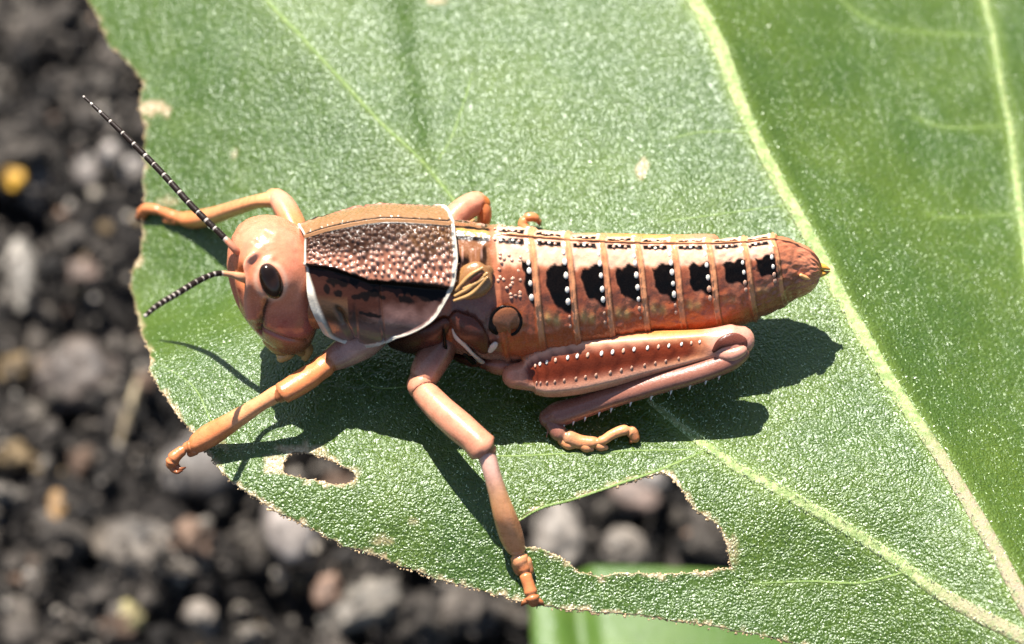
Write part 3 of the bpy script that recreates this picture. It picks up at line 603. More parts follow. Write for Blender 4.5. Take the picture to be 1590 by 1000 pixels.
# pronotum: a saddle-shaped warty shield
PRON = Tube(smooth_rows([(460, 430, 1.40, .80, .80, .80, 1.7), (480, 431, 1.40, .88, .88, .84, 1.68), (520, 431, 1.39, 1.02, 1.04, .92, 1.65), (590, 432, 1.37, 1.20, 1.22, 1.02, 1.6), (650, 435, 1.36, 1.24, 1.25, 1.06, 1.6), (715, 439, 1.33, 1.26, 1.24, 1.08, 1.6)]))
PRON.shear = 0.16
tf = [0, 30, 47, 70, 90, 110, 122, 126]; sf = [478, 472, 471, 475, 484, 494, 522, 536]; sr = [706, 704, 694, 659, 601, 567, 549, 543]
def edge_s(th, arr):
    a = np.abs(th); return np.interp(a, tf, arr)
edges_cache = None
def make_pron():
    U = np.linspace(0, 1, 190); T = np.linspace(-126, 126, 360); u, t = np.meshgrid(U, T, indexing='ij'); at = np.abs(t)
    tt = np.linspace(0, 126, 200); ker = np.hanning(25); ker /= ker.sum()
    def sm(arr): y = np.interp(tt, tf, arr); yp = np.r_[y[24:0:-1][12:], y, np.full(12, y[-1]) + (y[-1] - y[-2]) * np.arange(1, 13)]; return np.convolve(np.r_[y[12:0:-1], y, y[-1] + (y[-1] - y[-2]) * np.arange(1, 13)], ker, 'valid')
    fs, rs = sm(sf), sm(sr)
    s = np.interp(at, tt, fs) * (1 - u) + np.interp(at, tt, rs) * u
    V = PRON.pt(s, t); nr = PRON.normal(s, t)
    p3 = np.stack([s / 16, t / 11, 0 * s], -1); nz = fbm(p3, 3, 21); nz2 = fbm(p3 * 2.1, 3, 25)
    carina = np.interp(s, [478, 507, 566, 644, 693], [33, 37, 46.5, 47.5, 47.5])     # lateral keel
    D = 0.035 * np.exp(-((at) / 2.2) ** 2) + 0.035 * (0.8 + 0.5 * nz) * np.exp(-((at - carina) / 2.0) ** 2) - 0.06 * sstep(0, 3, at - carina) * (1 - sstep(10, 30, at - carina))
    D -= 0.03 * np.exp(-((s - 575 - 0.05 * at) / 2.2) ** 2) * sstep(30, 40, at) + 0.02 * np.exp(-((s - 540) / 2.5) ** 2) * sstep(60, 70, at)
    D -= 0.05 * np.exp(-((s - 520 - 0.45 * (at - 80)) / 5.0) ** 2) * sstep(66, 76, at)   # curved furrow on the side lobe
    wr = np.random.default_rng(5); ws = []; tries = 0                       # warts
    while len(ws) < 250 and tries < 9000:
        tries += 1; a, b = wr.uniform(482, 702), wr.uniform(5, 49)
        if b > np.interp(a, [478, 507, 566, 644, 693], [31, 35, 44.5, 45.5, 45.5]): continue
        if all((a - c) ** 2 + ((b - d) * 2.0) ** 2 > 48 for c, d, _ in ws): ws.append((a, b, wr.uniform(0.7, 1.3)))
    W = np.zeros_like(s); flat = W.ravel(); sa, ta = s.ravel(), at.ravel()
    for a, b, k in ws:
        m = (abs(sa - a) < 9) & (abs(ta - b) < 5); e = ((sa[m] - a) ** 2 + ((ta[m] - b) * 2.0) ** 2) / (3.0 * k) ** 2; flat[m] = np.maximum(flat[m], np.exp(-e) * k)
    D += 0.050 * W * sstep(5, 8, at) * np.where(t > 0, 1.0, 0.3)
    C = np.empty(V.shape); C[:] = lin(66, 42, 30, 0.65)
    def paint(m, c):
        m = np.clip(m, 0, 1)[..., None]; C[:] = C * (1 - m) + np.asarray(c) * m
    paint(sstep(24, 38, at + 9 * nz + 0.03 * (600 - s)), lin(164, 108, 84, 0.7)); paint(0.5 * (s > 600) * sstep(600, 660, s) * (1 - sstep(20, 32, at)), lin(132, 88, 44, 0.7))
    paint(0.85 * np.clip(W, 0, 1) ** 1.5 * sstep(12, 34, at + 6 * nz), lin(222, 172, 150, 0.8)); paint(0.75 * np.clip(W, 0, 1) ** 1.5 * (1 - sstep(12, 34, at + 6 * nz)), lin(120, 90, 74, 0.72)); paint(0.5 * (1 - W) * (at < 28) * sstep(-0.2, 0.4, nz), np.array([0.05, 0.03, 0.02]))
    paint((1 - sstep(3.0, 4.2, at)), lin(190, 140, 96, 0.75))
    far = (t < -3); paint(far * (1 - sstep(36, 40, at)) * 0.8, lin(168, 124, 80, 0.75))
    paint(np.exp(-((at - 5.2 - 0.6 * nz2) / 1.6) ** 2) * 1.15, BLK)
    lobe = sstep(0.5, 2.5, at - carina)
    paint(lobe, lin(62, 36, 28, 0.65)); paint(lobe * sstep(62, 92, at + 8 * nz + (s - 560) * 0.12), lin(132, 100, 92, 0.75))
    paint(0.75 * lobe * (s < 530) * sstep(58, 66, at) * (1 - sstep(82, 92, at)), lin(100, 72, 48, 0.7))
    lw = np.interp(s, [478, 520, 570, 630, 660, 694, 700], [2.6, 2.6, 2.4, 3.4, 5, 5, 2]); lo = carina + np.interp(s, [478, 640, 690], [1.2, 2.6, 5])
    paint(1.2 * (1 - sstep(0.7, 1.15, np.abs(at - lo + 0.8 * nz2) / lw)) * (s < 697), BLK)
    for x, y, ra, rb in ((532, 441, 15, 9), (548, 440, 9, 8), (526, 457, 8, 8), (505, 449, 5, 11), (512, 436, 9, 7), (551, 463, 11, 5), (578, 456, 14, 6), (564, 461, 9, 7), (591, 463, 6, 5), (572, 488, 17, 4), (652, 455, 34, 10), (668, 448, 24, 8), (632, 466, 16, 7)):
        a, b = PRON.chart(x, y); paint(0.97 * (1 - sstep(0.72, 1.0, np.hypot((s - a) / ra, (at - b) / (rb * 0.45)) + 0.5 * nz2)), BLK)
    ed = np.minimum((s - np.interp(at, tt, fs)), (np.interp(at, tt, rs) - s))
    rimc = IVO * (0.75 + 0.35 * np.clip(nz + 0.4, 0, 1))[..., None]
    paint((1 - sstep(3.5, 6.5, np.interp(at, tt, rs) - s + 1.5 * nz2)) * sstep(4, 9, at) , rimc); paint((1 - sstep(2, 3.5, np.interp(at, tt, rs) - s)), rimc)
    fw = np.interp(at, [0, 40, 55, 70, 100, 120], [2.5, 4, 10, 14, 13, 8]); paint((1 - sstep(fw * 0.75, fw * 1.05, s - np.interp(at, tt, fs))) * sstep(2, 8, at), rimc * 0.95)
    paint(sstep(117, 120, at), rimc * 0.9)
    D += 0.028 * (1 - sstep(3, 8, np.interp(at, tt, rs) - s)) + 0.05 * (1 - sstep(fw * 0.6, fw * 1.1, s - np.interp(at, tt, fs))) * sstep(30, 60, at)
    V = V + nr * D[..., None]; n1, n2 = s.shape
    o = mk('pronotum', V.reshape(-1, 3), grid_faces(n1, n2, False), M_pron, gh, cols=C.reshape(-1, 3))
    m = o.modifiers.new('thickness', 'SOLIDIFY'); m.thickness = 0.07; m.offset = -1 if o.data.polygons[len(o.data.polygons) // 2].normal.z > 0 else 1
    # raised pale rim
    loop = [V[-1, j] for j in range(n2)]; loop = np.array(loop)[::3]
    rows = [np.r_[p, 0.013, 0.013, IVO * .75] for p in loop]; v, f, c = loft(rows, 1, 8, (0.2, -0.5, 0.8)); rim = mk('pale_rim', v, f, M_bead, o, cols=c)
    low = np.array([V[i, -1] for i in range(n1)])[::6]; rows = [np.r_[p, 0.028, 0.028, IVO * 0.85] for p in low]; v, f, c = loft(rows, 1, 8, (0.2, -0.5, 0.8)); mk('pale_rim', v, f, M_bead, o, cols=c)
    low = np.array([V[i, 0] for i in range(n1)])[::6]; rows = [np.r_[p, 0.028, 0.028, IVO * 0.85] for p in low]; v, f, c = loft(rows, 1, 8, (0.2, -0.5, 0.8)); mk('pale_rim', v, f, M_bead, o, cols=c)
    return o
pron = make_pron()

# head
HC = P(427, 441, 1.42); yaw = math.radians(14)
hf = unit(np.array([-math.cos(yaw), -math.sin(yaw), -0.06])); hroll = math.radians(33); hl = unit(np.cross(hf, np.array([0, math.sin(hroll), math.cos(hroll)]))) ; hu_ = np.cross(hl, hf)
if hl[1] > 0: hl = -hl                                                   # hl points to the near side
def head_pts(d):
    """d: unit directions in head frame (fwd, near, up)"""
    n = 2.35; k = (np.abs(d[..., 0]) ** n + np.abs(d[..., 1]) ** n + np.abs(d[..., 2]) ** n) ** (-1 / n); q = d * k[..., None]
    z = q[..., 2]; fw = q[..., 0] * np.where(q[..., 0] > 0, 0.66, 0.66 + 0.10 * sstep(-0.6, 0.5, z)); nw = q[..., 1] * 0.80
    fw = fw * (1 - 0.22 * sstep(0.0, -1.0, z)) + 0.06 * z - 0.06 * sstep(0.4, 1, z) * (q[..., 0] > 0) * q[..., 0]
    nw = nw * (1 - 0.20 * sstep(0.1, -1.0, z)) * (1 - 0.22 * sstep(0.2, 1.0, q[..., 0]))
    zz = z * np.where(z > 0, 1.08, 1.18)
    return np.stack([fw, nw, zz], -1)
def head_world(l): return HC + l[..., :1] * hf + l[..., 1:2] * hl + l[..., 2:] * hu_
nu, nv = 220, 150
fi = np.arange(nu) / nu * 2 * math.pi; te = np.linspace(0.01, math.pi - 0.01, nv); TE, FI = np.meshgrid(te, fi, indexing='ij')
# poles along the near/far axis would wrinkle the cheek, so the poles point up and down
dirs = np.stack([np.sin(TE) * np.cos(FI), np.sin(TE) * np.sin(FI), np.cos(TE)], -1)
HL = head_pts(dirs); HWd = head_world(HL)
def grid_normals(V, wrap=True):
    a = np.roll(V, -1, 1) - np.roll(V, 1, 1); b = np.gradient(V, axis=0); n = unit(np.cross(a, b)); c = V.reshape(-1, 3).mean(0)
    return n * np.sign(((V - c) * n).sum(-1).mean())
HN = grid_normals(HWd); hpx = proj(HWd); hvis = (HN @ FWD) < -0.02
def head_at(px, py):
    d = np.hypot(hpx[..., 0] - px, hpx[..., 1] - py) + np.where(hvis, 0, 60); k = np.unravel_index(d.argmin(), d.shape); return HL[k], HWd[k], HN[k]
SYM = HL.copy(); SYM[..., 1] = np.abs(SYM[..., 1])
def hdist(l, rad): l = np.array([l[0], abs(l[1]), l[2]]); return np.linalg.norm((SYM - l), axis=-1) / rad
def hline(pts, wid):
    q = crom([[l[0], abs(l[1]), l[2]] for l in pts], 14); best = np.full(SYM.shape[:2], 9.0)
    for p in q: best = np.minimum(best, np.linalg.norm(SYM - p, axis=-1))
    return best / wid
le, we, ne = head_at(420, 436); lsock, wsock, nsock = head_at(376, 430)
groove = [head_at(x, y)[0] for x, y in ((415, 465), (409, 482), (405, 500), (402, 515))]
clyp = [head_at(x, y)[0] for x, y in ((402, 508), (425, 518), (448, 527), (478, 528))]
ridge = [head_at(x, y)[0] for x, y in ((396, 396), (386, 410), (388, 440), (386, 468), (390, 490))]
D = 0.075 * np.exp(-hdist(le, 0.34) ** 4) - 0.09 * np.exp(-hdist(lsock, 0.14) ** 2) - 0.06 * np.exp(-hline(groove, 0.045) ** 2) - 0.045 * np.exp(-hline(clyp, 0.035) ** 2) + 0.10 * np.exp(-hline(ridge, 0.06) ** 2)
front = sstep(0.25, 0.6, HL[..., 0]); D -= 0.06 * front * np.exp(-((np.abs(HL[..., 1]) - 0.22) / 0.10) ** 2) * sstep(-0.3, 0.1, HL[..., 2]) * (1 - sstep(0.45, 0.7, HL[..., 2]))
p3 = HL * 6; nz = fbm(p3, 3, 41); D += 0.008 * fbm(HL * 9, 2, 44) * sstep(0.3, 0.9, HL[..., 2])
C = np.empty(HL.shape); C[:] = lin(224, 138, 104, 0.82)
def paint(m, c):
    m = np.clip(m, 0, 1)[..., None]; C[:] = C * (1 - m) + np.asarray(c) * m
paint(sstep(0.15, -0.5, HL[..., 2] + 0.1 * nz), lin(178, 106, 94, 0.75)); paint(0.8 * sstep(-0.62, -0.8, HL[..., 2] + 0.06 * nz), lin(176, 118, 76, 0.75))
paint(0.9 * np.exp(-hdist(lsock, 0.22) ** 2), lin(214, 116, 44, 0.8)); paint(np.exp(-hline(groove, 0.055) ** 2), np.array([0.06, 0.028, 0.018])); paint(0.6 * np.exp(-hline(clyp, 0.03) ** 2), BRN * 0.5)
dq = SYM - np.array([le[0], abs(le[1]), le[2]]); em = np.sqrt((dq[..., 2] / 0.285) ** 2 + (dq[..., 0] ** 2 + dq[..., 1] ** 2) / 0.205 ** 2); paint(0.8 * np.exp(-((em - 1.0) / 0.16) ** 2), lin(232, 180, 150, 0.85)); paint(0.55 * np.exp(-hline(ridge, 0.05) ** 2), lin(238, 180, 150, 0.85))
lp_, _, _ = head_at(371, 452); paint(0.85 * np.exp(-hdist(lp_, 0.055) ** 2) * (HL[..., 1] * lp_[1] > 0), np.array([0.12, 0.02, 0.015]))
lt, _, _ = head_at(425, 402); paint(0.6 * np.exp(-hdist(lt, 0.05) ** 2), lin(180, 90, 60, 0.7))
for x, y in ((436, 508), (442, 500)): paint(0.5 * np.exp(-hdist(head_at(x, y)[0], 0.035) ** 2), lin(170, 60, 60, 0.7))
HV = HWd + HN * D[..., None]; F = grid_faces(nv, nu, True); F.append(tuple(range(nu))); F.append(tuple((nv - 1) * nu + j for j in range(nu))[::-1])
head = mk('head', HV.reshape(-1, 3), F, M_head, gh, cols=C.reshape(-1, 3))
def mirror_head(w): r = w - HC; return w - 2 * (r @ hl) * hl
def eye_at(w, n, label=None):
    up = unit(hu_ + 0.12 * hf - n * ((hu_ + 0.12 * hf) @ n)); sd_ = np.cross(n, up)
    v, f, c = ell(w - n * 0.01, [sd_ * 0.165, up * 0.285, n * 0.15], 36, 24); return mk('eye', v, f, M_eye, head)
eye_at(we + ne * 0.06, ne)
nm = ne - 2 * (ne @ hl) * hl; eye_at(mirror_head(we + ne * 0.06), nm)
# mouthparts
def mouth(name, rows, mirror=False):
    r = [np.r_[P(x, y, z), a / 100, b / 100, c] for x, y, z, a, b, c in rows]
    if mirror: r = [np.r_[mirror_head(q[:3]), q[3:]] for q in r]
    v, f, c = loft(r, 5, 16); return mk(name, v, f, M_head, head, cols=c)
TANC = lin(206, 160, 105, 0.8)
mouth('labrum', [(412, 508, .92, 9, 9, TANC * .8), (422, 522, .80, 17, 17, TANC * .75), (436, 537, .66, 18, 16, TANC * .8), (448, 544, .55, 10, 9, TANC)])
mouth('mandible', [(446, 520, .85, 17, 17, lin(190, 128, 96, .8)), (458, 535, .72, 17, 15, lin(190, 128, 96, .75)), (466, 545, .6, 10, 8, TANC)])
mouth('mandible', [(446, 520, .85, 17, 17, lin(190, 128, 96, .8)), (458, 535, .72, 17, 15, lin(190, 128, 96, .75)), (466, 545, .6, 10, 8, TANC)], True)
for mir in (False, True):
    mouth('palp', [(462, 528, .75, 8, 8, TANC), (478, 540, .62, 8.5, 8.5, TANC), (474, 554, .45, 7, 7, TANC)], mir); mouth('palp', [(456, 532, .72, 8, 8, TANC), (450, 549, .55, 7.5, 7.5, TANC), (437, 556, .42, 7.5, 7.5, TANC * 1.1)], mir)
# neck membrane between head and pronotum
r = [np.r_[P(x, y, z), a, b, lin(180, 120, 84, .75)] for x, y, z, a, b in ((450, 438, 1.35, .62, .74), (480, 436, 1.32, .68, .78), (510, 434, 1.3, .66, .74))]
v, f, c = loft(r, 5, 32, (0, 0, 1)); mk('neck', v, f, M_body, gh, cols=c)

# antennae: pale base joints, dark segments divided by thin white rings
def antenna(pts, nbase, radii, nseg, gap, basecol):
    r = [np.r_[P(x, y, z), q / 100, q / 100, 0.50, 0.42, 0.36] for (x, y, z), q in zip(pts, radii)]
    core = crom(np.array(r), 12); k0 = int(nbase * 12)
    rows = core.copy(); rows[:, 5:8] = np.where(np.arange(len(core))[:, None] < k0, basecol, np.array([[0.36, 0.31, 0.27]])); rows[k0:, 3:5] *= 0.92
    v, f, c = loft(rows[::2], 2, 12); o = mk('antenna', v, f, M_ant, gh, cols=c)
    L = np.r_[0, np.cumsum(np.linalg.norm(np.diff(core[:, :3], axis=0), axis=1))]; s0 = L[k0]; tot = L[-1]
    cut = np.r_[0, np.cumsum(rng.uniform(0.7, 1.3, nseg))]; cut = cut / cut[-1]
    for i in range(nseg):
        a = s0 + (tot - s0) * cut[i] + gap * 0.5 * rng.uniform(.6, 1.2); b = s0 + (tot - s0) * cut[i + 1] - gap * 0.5 * rng.uniform(.6, 1.2); rr = []
        for s in np.linspace(a, b, 5):
            p = np.array([np.interp(s, L, core[:, j]) for j in range(5)]); rr.append(np.r_[p[:3], p[3] * 1.06, p[4] * 1.06, 0.016, 0.010, 0.008])
        v, f, c = loft(rr, 2, 12, rounds=(0.25, 0.25)); mk('antenna_segment', v, f, M_ant, o, cols=c)
    return o
PB = lin(196, 130, 100, .75)
za = head_at(370, 392)[1][2]; zb = head_at(381, 432)[1][2]
antenna([(372, 394, za - .05), (362, 384, za + .08), (345, 366, za + .15), (300, 322, za + .25), (250, 267, za + .34), (200, 216, za + .42), (160, 178, za + .48), (130, 150, za + .5)], 1.9, [7, 5.5, 4.8, 4.8, 4.6, 4.2, 3.2, 2.0], 15, 0.045, PB)
antenna([(386, 434, zb - .05), (374, 430, zb + .12), (358, 426, zb + .2), (335, 425, zb + .3), (308, 436, zb + .45), (275, 456, zb + .62), (245, 474, zb + .76), (226, 490, zb + .85)], 2.6, [8, 7, 4.5, 4.2, 4.6, 4.6, 4.2, 3.2], 14, 0.04, lin(210, 150, 110, .8))

# legs
def part(name, rows, parent, per=7, seg=20, mat=None, aref=(0, -0.53, 0.85), **kw):
    """heights are above the leaf for low points; high points keep their own height"""
    hz = leaf_points(np.array([(q[0], q[1]) for q in rows], float))[:, 2]
    r = [np.r_[P(x, y, z + h * (1 - float(sstep(0.15, 0.85, z)))), a / 100, b / 100, c] for (x, y, z, a, b, c), h in zip(rows, hz)]
    if 'shape' not in kw:
        if name == 'foot': kw['shape'] = lambda t, ph: 1 + 0.06 * np.cos(2 * ph) - 0.30 * math.exp(-((((t * 3.0) % 1) - 0.5) / 0.07) ** 2) * (0.05 < t < 0.95)
        elif name in ('tibia', 'front_leg', 'middle_leg'): kw['shape'] = lambda t, ph: 1 + 0.06 * np.cos(3 * ph + 0.6) + 0.05 * np.exp(-(((ph - 0.9 + math.pi) % (2 * math.pi) - math.pi) / 0.15) ** 2)
    v, f, c = loft(r, per, seg, aref, **kw); return mk(name, v, f, mat or M_leg, parent, cols=c)
PURP = lin(190, 144, 126, .75); TIB = lin(229, 156, 106, .84); LS = lin(222, 150, 118, .82)
# near front leg
l = part('front_leg', [(588, 512, 1.1, 24, 24, PURP), (565, 530, .98, 25, 27, PURP), (545, 542, .89, 23, 25, PURP * 1.1), (528, 552, .84, 20, 22, lin(178, 134, 118, .75)), (516, 559, .815, 17, 18.5, lin(186, 132, 108, .75)), (510, 563, .81, 15.5, 16.5, lin(192, 122, 80, .7)), (503, 569, .81, 16, 18, ORG * .95), (494, 576, .81, 16, 17, ORG), (480, 586, .83, 16, 18.5, ORG), (458, 600, .85, 15, 18, ORG), (446, 607, .85, 15, 17, ORG * .95), (439, 611, .84, 15, 17, ORG * .8), (436, 613, .83, 12, 13, ORG * .5)], gh)
t1 = part('tibia', [(446, 605, .85, 10, 11, TIB), (430, 612, .80, 12, 13, TIB), (405, 627, .68, 11, 12, TIB), (375, 646, .52, 12, 14, TIB), (350, 662, .40, 14, 16, ORG), (325, 677, .28, 16, 18, ORG), (308, 688, .20, 14, 16, ORG * .9)], l)
part('foot', [(312, 686, .20, 10, 10, ORG * .85), (300, 692, .16, 11, 12, ORG * .8), (292, 694, .15, 8, 9, ORG * .75), (280, 702, .15, 8, 9, ORG * .8), (269, 712, .12, 11, 11, ORG * .8), (266, 720, .06, 9, 9, ORG * .75)], l)
for dx in (0, 5): part('claw', [(267 + dx, 716, .08, 7, 7, ORG * .8), (268 + dx, 727 - dx, .02, 5.5, 5.5, ORG * .6), (275 + dx, 733 - dx, 0, 3.5, 3.5, ORG * .5), (283 + dx, 731 - dx, .03, 1.2, 1.2, BRN * .3)], l, seg=10)
part('tarsal_pad', [(303, 700, .12, 7, 7, ORG * .75), (296, 704, .06, 6, 6, ORG * .7)], l, seg=12)
# near middle leg
l = part('middle_leg', [(694, 520, 1.15, 22, 22, lin(150, 100, 80, .7)), (680, 546, 1.04, 26, 26, lin(150, 100, 80, .7)), (667, 568, .96, 25, 25, lin(176, 120, 98, .72)), (659, 584, .91, 22.5, 22.5, LS * .8), (656, 590, .885, 20, 20, LS * .55), (655, 595, .875, 21.5, 22, LS * .9), (656, 602, .865, 21, 21.5, LS), (658, 606, .862, 18.5, 19, LS * .65), (663, 613, .88, 19.5, 20.5, LS), (685, 636, .94, 21, 22, LS), (712, 660, .99, 22, 23, LS), (735, 680, 1.0, 22, 22, LS), (745, 690, .99, 23, 23, LS * .95), (751, 696, .97, 23, 23, LS * .9), (754, 699, .95, 17, 17, LS * .5)], gh)
t2 = part('tibia', [(750, 690, .98, 14, 15, LS), (756, 706, .93, 14, 14, PNK), (764, 734, .80, 13, 13, PNK), (774, 768, .60, 13, 14, lin(226, 164, 118, .85)), (784, 800, .42, 15, 17, TIB), (794, 830, .25, 17, 18, TIB), (800, 847, .17, 15, 16, TIB * .9)], l)
part('foot', [(800, 845, .17, 12, 13, TIB * .9), (804, 858, .14, 13, 14, TIB * .9), (808, 872, .12, 14, 14, TIB * .85), (813, 883, .12, 10, 11, ORG * .8), (817, 897, .12, 9, 10, ORG * .85), (822, 912, .11, 10, 10, ORG * .85), (826, 926, .09, 11, 12, ORG * .75), (828, 934, .06, 8, 9, ORG * .7)], l)
part('tarsal_pad', [(803, 876, .08, 9, 9, TIB * .8), (806, 886, .05, 8, 8, ORG * .7)], l, seg=12); part('tarsal_pad', [(818, 872, .12, 8, 8, TIB * .85), (822, 886, .08, 7, 7, ORG * .75)], l, seg=12)
for x in (-1, 1): part('claw', [(827 + 3 * x, 930, .08, 6, 6, ORG * .7), (827 + 13 * x, 935, .05, 4, 4, ORG * .6), (827 + 17 * x, 940, .02, 1.4, 1.4, BRN * .4)], l, seg=10)
# near hind leg
def fem_shape(t, ph):
    ph = FS * ((ph + math.pi) % (2 * math.pi) - math.pi); k = sstep(0.05, 0.15, t) * (1 - sstep(0.70, 0.82, t))
    return 1 + k * (0.07 * np.exp(-((ph - 0.72) / 0.16) ** 2) + 0.07 * np.exp(-((ph + 0.80) / 0.16) ** 2) - 0.10 * np.exp(-(ph / 0.55) ** 4) + 0.05 * np.exp(-((ph - 1.5) / 0.12) ** 2))
FS = -1                                                                      # which way ph runs on screen
def fem_col(t, ph, cc):
    ph = (ph + math.pi) % (2 * math.pi) - math.pi; ph = FS * ph; k = float(sstep(0.04, 0.14, t) * (1 - sstep(0.68, 0.80, t))); C = np.tile(cc, (len(ph), 1))
    def p(m, c): m_ = np.clip(m * k, 0, 1)[:, None]; C[:] = C * (1 - m_) + np.asarray(c) * m_
    p(np.exp(-(ph / 0.58) ** 6), lin(138, 56, 26, .6)); p(0.8 * np.exp(-(ph / 0.25) ** 4) * math.exp(-((t - .42) / .22) ** 2), lin(84, 36, 22, .7))
    p(0.9 * np.exp(-((ph - 0.78) / 0.17) ** 2), lin(238, 178, 142, .85)); p(0.9 * np.exp(-((ph + 0.85) / 0.2) ** 2), lin(224, 170, 140, .8)); p(np.exp(-((ph - 1.35) / 0.3) ** 2), lin(216, 138, 74, .82)); p(0.5 * np.exp(-((ph + 1.5) / 0.3) ** 2), lin(226, 170, 120, .8))
    st = 0.5 + 0.5 * np.sin(t * 118 + np.abs(ph) * 5.5); p(0.55 * st ** 3 * np.exp(-(ph / 0.62) ** 6), lin(84, 34, 20, .6))
    return C
K1 = lin(214, 150, 128, .82)
femrows = [(800, 584, .80, 20, 20, LS * .85), (814, 583, .80, 21, 23, LS * .9), (824, 580, .80, 25, 33, LS * .9), (846, 575, .81, 30, 42, LS), (890, 567, .83, 31, 46, LS), (940, 560, .88, 29, 42, LS), (990, 552, .93, 26, 36, LS), (1040, 545, .99, 22, 30, lin(226, 150, 104, .85)), (1085, 538, 1.06, 20, 25, lin(226, 150, 104, .85)), (1112, 534, 1.1, 21, 25, K1), (1138, 531, 1.13, 22, 27, K1), (1152, 528, 1.14, 17, 22, K1 * .95)]
hind = part('hind_leg', femrows, gh, per=26, seg=96, shape=fem_shape, colf=fem_col, aref=(0, -0.56, 0.83))
fr = crom(np.array([np.r_[P(x, y, z), a / 100, b / 100, c] for x, y, z, a, b, c in femrows]), 12); ft = unit(np.gradient(fr[:, :3], axis=0)); fa0 = np.array([0, -0.56, 0.83])
for row, (phi, n0, n1, cnt, sz) in enumerate(((0.34, 0.22, 0.74, 17, 1.0), (-0.46, 0.20, 0.66, 15, 0.85), (0.80, 0.17, 0.34, 6, 0.7))):
    for i in range(cnt):
        t = n0 + (n1 - n0) * i / (cnt - 1); k = int(t * (len(fr) - 1)); tn = ft[k]; a = unit(fa0 - tn * (tn @ fa0)); b = np.cross(tn, a); ph = FS * phi; sc = fem_shape(t, np.array([ph]))[0]
        p = fr[k, :3] + a * fr[k, 3] * sc * math.cos(ph) + b * fr[k, 4] * sc * math.sin(ph); nn = unit(a * math.cos(ph) / fr[k, 3] + b * math.sin(ph) / fr[k, 4])
        taper = sz * (1 - 0.35 * abs(t - 0.45) / 0.3); bead(hind, p + nn * 0.008, nn, unit(tn * 0.45 + b * FS), 0.044 * taper, 0.026 * taper, 0.015 * taper, bead_mesh if row == 0 and i % 3 else dim_mesh)
part('knee_lobe', [(1116, 549, 1.10, 9, 9, K1 * .85), (1134, 551, 1.14, 11, 11, K1 * .9), (1150, 545, 1.18, 10, 9, K1), (1155, 539, 1.18, 6, 6, K1)], hind, seg=16)
part('knee_crescent', [(1108, 545, 1.22, 2, 3, MAR * .3), (1120, 533, 1.30, 4, 8, MAR * .55), (1138, 527, 1.32, 4, 10, MAR * .8), (1152, 530, 1.28, 4, 8, MAR * .8), (1157, 536, 1.24, 2, 4, MAR * .6)], hind, seg=16)
TP = lin(158, 104, 86, .75)
tibrows = [(1150, 548, 1.08, 13, 15, TP), (1130, 561, 1.0, 15, 17, TP), (1085, 578, .88, 15, 17, TP), (1020, 596, .72, 15, 17, TP), (950, 617, .52, 15, 17, TP), (900, 634, .36, 16, 18, TP), (868, 644, .26, 19, 20, TP), (852, 650, .22, 14, 16, TP * .85)]
tib = part('tibia', tibrows, hind, per=9)
tr_ = crom(np.array([np.r_[P(x, y, z), a, b] for x, y, z, a, b, c in tibrows]), 9)
def spine(p, d, L, r, parent, col=WHT):
    rows = [np.r_[p + d * L * q, r * (1 - q) + 0.003, r * (1 - q) + 0.003, (col if q < .8 else BRN * .4)] for q in (0, .35, .7, 1)]; v, f, c = loft(rows, 2, 8); return mk('spine', v, f, M_bead, parent, cols=c)
def tibia_spines(t_ob, rows, n, size):
    hz = leaf_points(np.array([(q[0], q[1]) for q in rows], float))[:, 2]
    r = crom(np.array([np.r_[P(x, y, z + h * (1 - float(sstep(0.15, 0.85, z)))), a / 100] for (x, y, z, a), h in zip(rows, hz)]), 8)
    for i in range(n):
        k = int((0.35 + 0.6 * i / n) * (len(r) - 1)); tn = unit(r[k + 1, :3] - r[k - 1, :3])
        for sg in (-1, 1):
            d = unit(sg * unit(np.cross(tn, np.array([0, -.5, .85]))) + tn * 0.5 - np.array([0, 0, .4])); spine(r[k, :3] + d * r[k, 3] * 0.85, d, size, size * .2, t_ob, TIB)
for i in range(11):
    t = 0.20 + 0.62 * i / 10; k = int(t * (len(tr_) - 1)); tn = unit(tr_[k + 1, :3] - tr_[k - 1, :3])
    d = unit(-UPV * 0.95 + tn * 0.25 + np.array([0, -.2, .25])); spine(tr_[k, :3] - UPV * 0.14, d, 0.105, 0.022, tib); 
    d2 = unit(UPV * 0.1 + np.array([0, .75, -.5]) + tn * .3); spine(tr_[k, :3] + d2 * 0.13, d2, 0.11, 0.022, tib)
tibia_spines(t1, [(430, 612, .8, 12), (405, 627, .68, 11), (375, 646, .52, 13), (350, 662, .4, 15), (308, 688, .2, 15)], 6, 0.07); tibia_spines(t2, [(756, 706, .93, 14), (764, 734, .8, 13), (774, 768, .6, 13), (784, 800, .42, 15), (800, 847, .17, 15)], 7, 0.07)
for dx, dy in ((-6, 26), (8, 20), (22, 22)): spine(P(856 + dx * .3, 655, .2), unit(P(856 + dx, 655 + dy, .1) - P(856, 655, .22)), 0.24, 0.035, tib, TP * 1.1)
foot = part('foot', [(856, 656, .2, 12, 13, TP * .8), (868, 672, .14, 13, 14, TP), (884, 680, .1, 13, 14, lin(196, 140, 100, .8)), (900, 686, .08, 11, 12, TIB * .8), (920, 687, .09, 10, 10, TIB * .8), (936, 684, .12, 8, 8, TIB * .9), (950, 675, .16, 8, 8, TIB), (968, 668, .18, 9, 9, TIB), (980, 670, .14, 9, 10, TIB * .95), (986, 680, .08, 7, 8, ORG * .8)], hind)
for x, y in ((880, 690), (908, 694), (930, 692)): part('tarsal_pad', [(x - 7, y - 6, .07, 8, 8, TIB * .75), (x + 3, y + 1, .05, 9, 8, TIB * .85), (x + 10, y + 3, .04, 5, 4.5, TIB * .9)], hind, seg=12)
